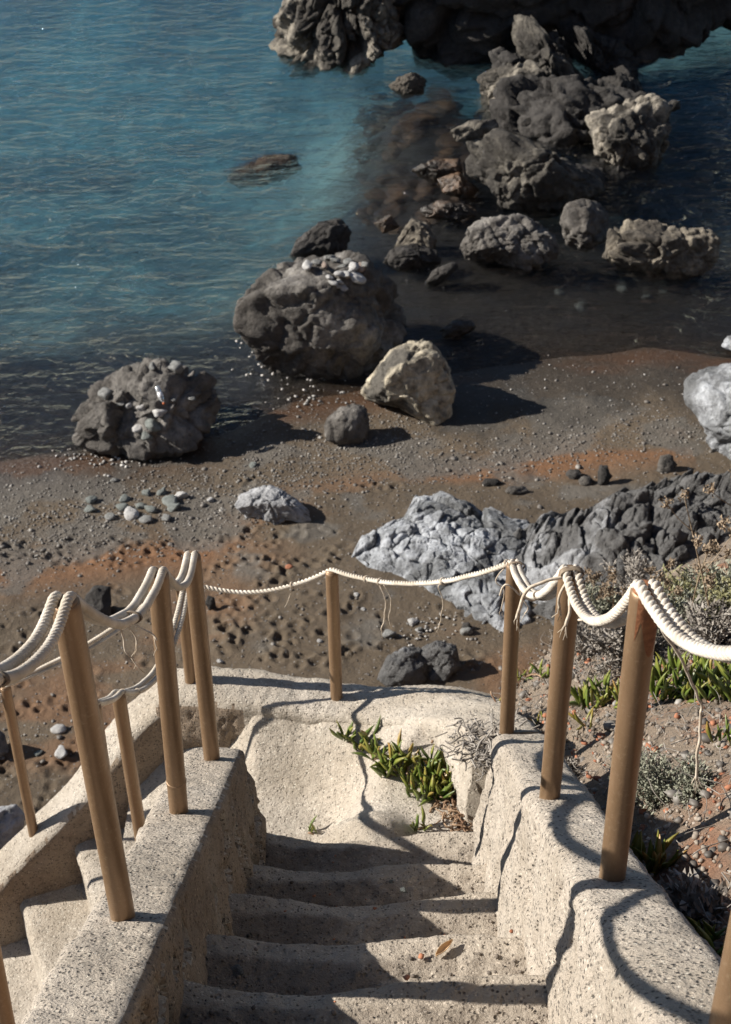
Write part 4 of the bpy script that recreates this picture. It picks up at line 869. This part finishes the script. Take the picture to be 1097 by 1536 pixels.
def blades(centres, dirs, L, w, rs_):
    n = len(centres); c = np.array(centres); d = np.array(dirs); d /= np.linalg.norm(d, axis=1)[:, None]
    u = np.cross(d, rs_.normal(size=(n, 3))); u /= np.linalg.norm(u, axis=1)[:, None]; L = np.asarray(L)[:, None]; w = np.asarray(w)[:, None]
    m = c + d * L * .55 + np.cross(d, u) * w * .6
    V = np.stack([c - u * w * .25, c + u * w * .25, m + u * w * .5, c + d * L, m - u * w * .5], 1).reshape(-1, 3)
    i = np.arange(n)[:, None] * 5; Fq = np.hstack([i, i + 1, i + 2, i + 4]); Ft_ = np.hstack([i + 4, i + 2, i + 3, i + 3])
    return V, Fq, np.hstack([i + 4, i + 2, i + 3])
def shrub(px, py, r, h, mat, label, n=1400, seed=0, leaf=.022, c0=None):
    p = on_hill(px, py) if c0 is None else c0
    if p is None: return
    rs_ = np.random.default_rng(seed); root = thing('shrub', p, label, 'shrub', 'dry shrubs on the slope'); C_, D_ = [], []; SV, SF, off = [], [], 0
    nb = max(10, n // 45)
    for k in range(nb):
        a = rs_.uniform(0, 6.28); el = rs_.uniform(.15, 1.0); e = np.array([math.cos(a) * r * el * rs_.uniform(.7, 1.15), math.sin(a) * r * el * rs_.uniform(.7, 1.15), h * math.sqrt(max(.05, 1 - el * el * .8)) * rs_.uniform(.6, 1.1)])
        m = e * .5 + np.array([0, 0, .1 * h]); path = catmull([np.zeros(3), m, e], 5) + p; V, Fc = tube(path, np.linspace(.004, .0015, len(path)), 4, False); SV.append(V); SF.append(Fc + off); off += len(V)
        q = int(n / nb); t = rs_.beta(2.4, 1.1, q); tt = t[:, None]; pos = p + (2 * (1 - tt) * tt) * m + tt ** 2 * e + rs_.normal(size=(q, 3)) * .014
        C_.append(pos); dd = rs_.normal(size=(q, 3)) * .8 + e / np.linalg.norm(e) * .7 + [0, 0, .35]; D_.append(dd)
    C_ = np.vstack(C_); D_ = np.vstack(D_); V, Fq, Ft_ = blades(C_, D_, rs_.uniform(.6, 1.3, len(C_)) * leaf, rs_.uniform(.7, 1.2, len(C_)) * leaf * .28, rs_)
    me = bpy.data.meshes.new('foliage'); me.from_pydata((V - p).tolist(), [], Fq.tolist() + Ft_.tolist()); me.update(); tag(link('foliage', me, mat, root), None, None, None, 'stuff')
    obj('stems', np.vstack(SV), np.vstack(SF), GREYTWIG, root); return root
shrub(985, 1195, .17, .13, SAGE, 'low silvery cushion shrub on the gravelly slope', 2600, 1, .02)
shrub(1040, 1185, .10, .09, SAGE, 'small silvery tuft next to the low cushion shrub', 1200, 2, .02)
shrub(830, 965, .30, .26, SAGE, 'grey green bush behind the second sunlit post', 2600, 3, .035)
shrub(760, 1000, .22, .16, SAGE, 'sparse grey bush behind the end post', 1500, 4, .03)
shrub(880, 985, .24, .2, GREYTWIG, 'dead brown twiggy bush between the sunlit posts', 2200, 5, .035)
shrub(935, 1000, .25, .24, GREYTWIG, 'tangled dry bush behind the rusty post', 2200, 6, .035)
shrub(1065, 970, .24, .2, GREYTWIG, 'brown twiggy bush above the wide ice plant clump', 3000, 7, .035)
shrub(1000, 965, .28, .26, SAGE, 'grey bush above the wide ice plant clump', 2400, 8, .035)
shrub(1125, 940, .26, .24, SAGE2, 'tall olive bush at the brow of the slope', 2800, 9, .04)
shrub(900, 940, .26, .24, SAGE, 'pale bush at the brow of the slope behind the ropes', 2000, 10, .035)
for k_, (a_, b_, r_, h_, mt_, lb_) in enumerate([(790, 985, .26, .2, SAGE, 'grey bush spilling over the brow next to the end post'), (850, 925, .32, .3, SAGE, 'grey green bush at the brow left of the rusty post'), (960, 915, .34, .32, GREYTWIG, 'bare brown bush at the brow above the rope'), (1030, 925, .26, .2, SAGE2, 'broad olive bush at the brow'), (1085, 905, .3, .24, SAGE, 'large grey bush at the top of the brow'), (740, 1030, .16, .12, SAGE, 'thin grey bush at the outer side of the landing wall')]): shrub(a_, b_, r_, h_, mt_, lb_, 2200, 40 + k_, .036)
shrub(845, 1170, .10, .05, GREYTWIG, 'flat mat of dead stems beside the parapet edge', 900, 11, .03)
shrub(1045, 1390, .12, .07, GREYTWIG, 'dead straw tuft in the shadow of the sunlit parapet', 900, 12, .05)
def weed(px, py, h, lean, label, seed, nb=5):
    p = on_hill(px, py)
    if p is None: return
    rs_ = np.random.default_rng(seed); root = thing('dry_weed', p, label, 'weed', 'dry weeds on the brow of the slope'); e = np.array([lean[0], lean[1], h])
    main = catmull([np.zeros(3), e * .5 + [rs_.uniform(-.03, .03), 0, .03], e], 8) + p; tube_obj('stalk', main, np.linspace(.005, .002, len(main)), WEED, root, 6)
    heads = [main[-1]]
    for k in range(nb):
        i = rs_.integers(len(main) // 3, len(main) - 1); q = main[i] + np.array([rs_.uniform(-.12, .12), rs_.uniform(-.1, .1), rs_.uniform(.05, .16)]) * h * 1.6; br = catmull([main[i], (main[i] + q) / 2 + [0, 0, -.01], q], 5); tube_obj('stalk', br, np.linspace(.003, .0015, len(br)), WEED, root, 5); heads.append(q)
    for q in heads:
        cs = q + rs_.normal(size=(40, 3)) * .012; V, Fq, Ft_ = blades(cs, rs_.normal(size=(40, 3)) + [0, 0, .5], np.full(40, .022), np.full(40, .009), rs_); me = bpy.data.meshes.new('seed_head'); me.from_pydata((V - p).tolist(), [], Fq.tolist() + Ft_.tolist()); link('seed_head', me, WEED, root)
for k, (a, b, h, l, lab) in enumerate([(925, 945, .38, (-.05, .0), 'branched dry weed behind the rusty post top'), (960, 960, .42, (.02, .05), 'dry weed with brown seed heads above the rope'), (1075, 960, .75, (-.22, .1), 'long bare dry stalk leaning over the dark ridge'), (1110, 950, .85, (-.12, .1), 'tall dry stalk with a seed head at the brow of the slope'), (1030, 955, .5, (.05, .05), 'dry weed between the bushes of the brow'), (890, 940, .34, (.0, .05), 'short dry weed at the brow behind the second post')]): weed(a, b, h, l, lab, 20 + k)

# loose litter on the slope, the landing and the steps
def hill_scatter(name, n, size, mat, label, flat, x=(.68, 3.4), y=(1.0, 6.6)):
    P_, S_ = [], []
    while len(P_) < n:
        a, b = RNG.uniform(*x), RNG.uniform(*y); P_.append((a, b, hill_z(a, b) + .002)); S_.append(size * min(2.0, math.exp(RNG.normal() * .45)))
    return scatter(name, P_, S_, mat, None, flat, 1, label)
hill_scatter('slope_gravel', 24000, .011, mat_plain('slope_gravel', (.10, .08, .06), (.40, .34, .28), 1.5, .85), 'grey brown gravel covering the dry slope', .7)
hill_scatter('slope_stones', 1500, .028, PEBS, 'mixed small stones lying about the dry slope', .6)
hill_scatter('terracotta_bits', 2600, .018, CHIP, 'orange terracotta crumbs strewn over the dry slope', .3)
def twigs(name, pts_dirs, mat, label):
    SV, SF, off = [], [], 0
    for p, d, r in pts_dirs:
        path = catmull([p, p + d * .5 + RNG.normal(size=3) * .2 * np.linalg.norm(d) * np.array([1, 1, .5]), p + d], 4); V, Fc = tube(path, r, 4, False); SV.append(V); SF.append(Fc + off); off += len(V)
    return tag(obj(name, np.vstack(SV), np.vstack(SF), mat), label, 'twigs', None, 'stuff')
td = []
for _ in range(4200):
    a, b = RNG.uniform(.68, 3.2), RNG.uniform(1.0, 6.4); an = RNG.uniform(0, 6.28); L = RNG.uniform(.03, .14); td.append((np.array([a, b, hill_z(a, b) + .006]), np.array([math.cos(an) * L, math.sin(an) * L, RNG.uniform(-.3, .35) * L]), RNG.uniform(.0008, .0022)))
twigs('dry_twigs', td, GREYTWIG, 'bleached dry twigs scattered on the slope')
td = []
for _ in range(620):
    c = at(RNG.normal(745, 26), RNG.normal(1098, 13), 0) ; x, y = RNG.normal(.50, .07), RNG.normal(4.05, .10); an = RNG.uniform(0, 6.28); L = RNG.uniform(.02, .07); zz = CZ - 4.30 - .75 * (y - 4.05) * .6 + RNG.uniform(-.04, .05); td.append((np.array([x, y, zz]), np.array([math.cos(an) * L, math.sin(an) * L, RNG.uniform(-.4, .5) * L]), RNG.uniform(.002, .0045)))
twigs('dead_stem_mat', td, GREYTWIG, 'grey mat of dead ice plant stems around the end post foot')
td = []
for _ in range(800):
    q = on_landing(RNG.normal(700, 20), RNG.normal(1180, 38)); an = RNG.uniform(0, 6.28); L = RNG.uniform(.02, .06); td.append((q + [0, 0, RNG.uniform(.0, .03)], np.array([math.cos(an) * L, math.sin(an) * L, RNG.uniform(-.2, .5) * L]), RNG.uniform(.002, .005)))
twigs('dead_leaf_litter', td, DRY, 'brown dead leaves heaped under the bushy ice plant')
P_, S_ = [], []
for k in range(1, len(NOSE)):
    for _ in range(330):
        x = RNG.choice([RNG.uniform(-.48, .44), RNG.normal(-.38, .06), RNG.normal(.38, .05)]); y = RNG.uniform(NOSE[k - 1][0], NOSE[k][0] - .04); y = NOSE[k - 1][0] + (y - NOSE[k - 1][0]) * RNG.uniform(.3, 1)
        P_.append((float(np.clip(x, -.48, .44)), y, NOSE[k][1] + CZ + .010 + .026 * float(sstep(.25, .5, abs(x + .02))))); S_.append(min(.015, .0075 * math.exp(RNG.normal() * .45)))
scatter('step_grit', P_, S_, mat_plain('step_grit', (.05, .04, .033), (.26, .215, .175), 2, .85), None, .7, 1, 'grit and crumbs lying on the worn steps')
P_ = [(float(np.clip(RNG.normal(0, .3), -.46, .42)), RNG.uniform(1.5, 3.8), 0) for _ in range(46)]
P_ = [(x, y, [z for (yy, z) in NOSE if yy > y][0] + CZ + .02) for x, y, _ in P_]; scatter('terracotta_crumbs', P_, [.010 * math.exp(RNG.normal() * .3) for _ in P_], CHIP, None, .3, 1, 'orange crumbs lying on the worn steps')
def on_step(px, py):
    for z in np.arange(2, 7, .005):
        p = at(px, py, z); k = [q for q in NOSE if q[0] > p[1]]
        if k and p[2] < k[0][1] + CZ: return p
    return at(px, py, 3.6)
p = on_step(665, 1428); n = 9; V = []
for i in range(n):
    t = i / (n - 1); w = .011 * math.sin(math.pi * min(.98, t * .9 + .08))
    for a in np.linspace(-1.5, 1.5, 7): V.append((p[0] - .022 + .05 * t, p[1] - .028 + .05 * t, p[2] + .016)); V[-1] = (V[-1][0] - .7 * w * math.sin(a), V[-1][1] + .7 * w * math.sin(a), V[-1][2] - .012 * math.cos(a) + .014)
o = obj('dry_leaf', V, grid_faces(n, 7), mat_plain('tan_leaf', (.42, .27, .14), (.55, .38, .22), 40, .7), None); tag(o, 'curled tan leaf lying on a worn step', 'leaf')
sm = o.modifiers.new('thick', 'SOLIDIFY'); sm.thickness = .0012
p = on_step(357, 1462); stone(p + np.array([0, 0, .012]), .045, S_GREY, 'grey stone against the shaded parapet on a worn step', None, .7)
p = on_step(606, 1338); stone(p + np.array([0, 0, .008]), .022, S_GREEN, 'dark pebble lying on the sunny half of a step', None, .7)
p = on_step(588, 1325); stone(p + np.array([0, 0, .008]), .02, S_GREEN, 'dark flat pebble beside another on the sunny half of a step', None, .6)
# bottle on the boulder
p, nn = on_obj(boulder1, 240, 606)
if p is None: p = on_ground(240, 640) + [0, 0, 1]
GLASS = M('clear_plastic', .08); GLASS.b.inputs['Transmission Weight'].default_value = .75; GLASS = GLASS.done((.85, .88, .92))
bt = thing('bottle', p, 'clear plastic bottle with an orange cap lying on the boulder', 'bottle'); ax_ = np.array([-.30, .55, .55]); ax_ /= np.linalg.norm(ax_); q0 = p + np.array([.06, -.05, .05])
prof = [(0, .025), (.01, .036), (.08, .037), (.10, .034), (.12, .037), (.19, .036), (.225, .02), (.235, .014), (.25, .013)]
tube_obj('body', [q0 + ax_ * (.25 - a) for a, _ in prof], [b for _, b in prof], GLASS, bt, 18)
tube_obj('cap', [q0 + ax_ * .004, q0 - ax_ * .002, q0 - ax_ * .02, q0 - ax_ * .022], [.014, .017, .017, .012], mat_plain('orange_plastic', (.55, .12, .03), (.6, .16, .05), 5, .4), bt, 14)
tube_obj('label_band', [q0 + ax_ * .09, q0 + ax_ * .092, q0 + ax_ * .15, q0 + ax_ * .152], [.036, .038, .038, .036], mat_plain('white_film', (.75, .76, .78), (.8, .8, .82), 5, .4), bt, 18)
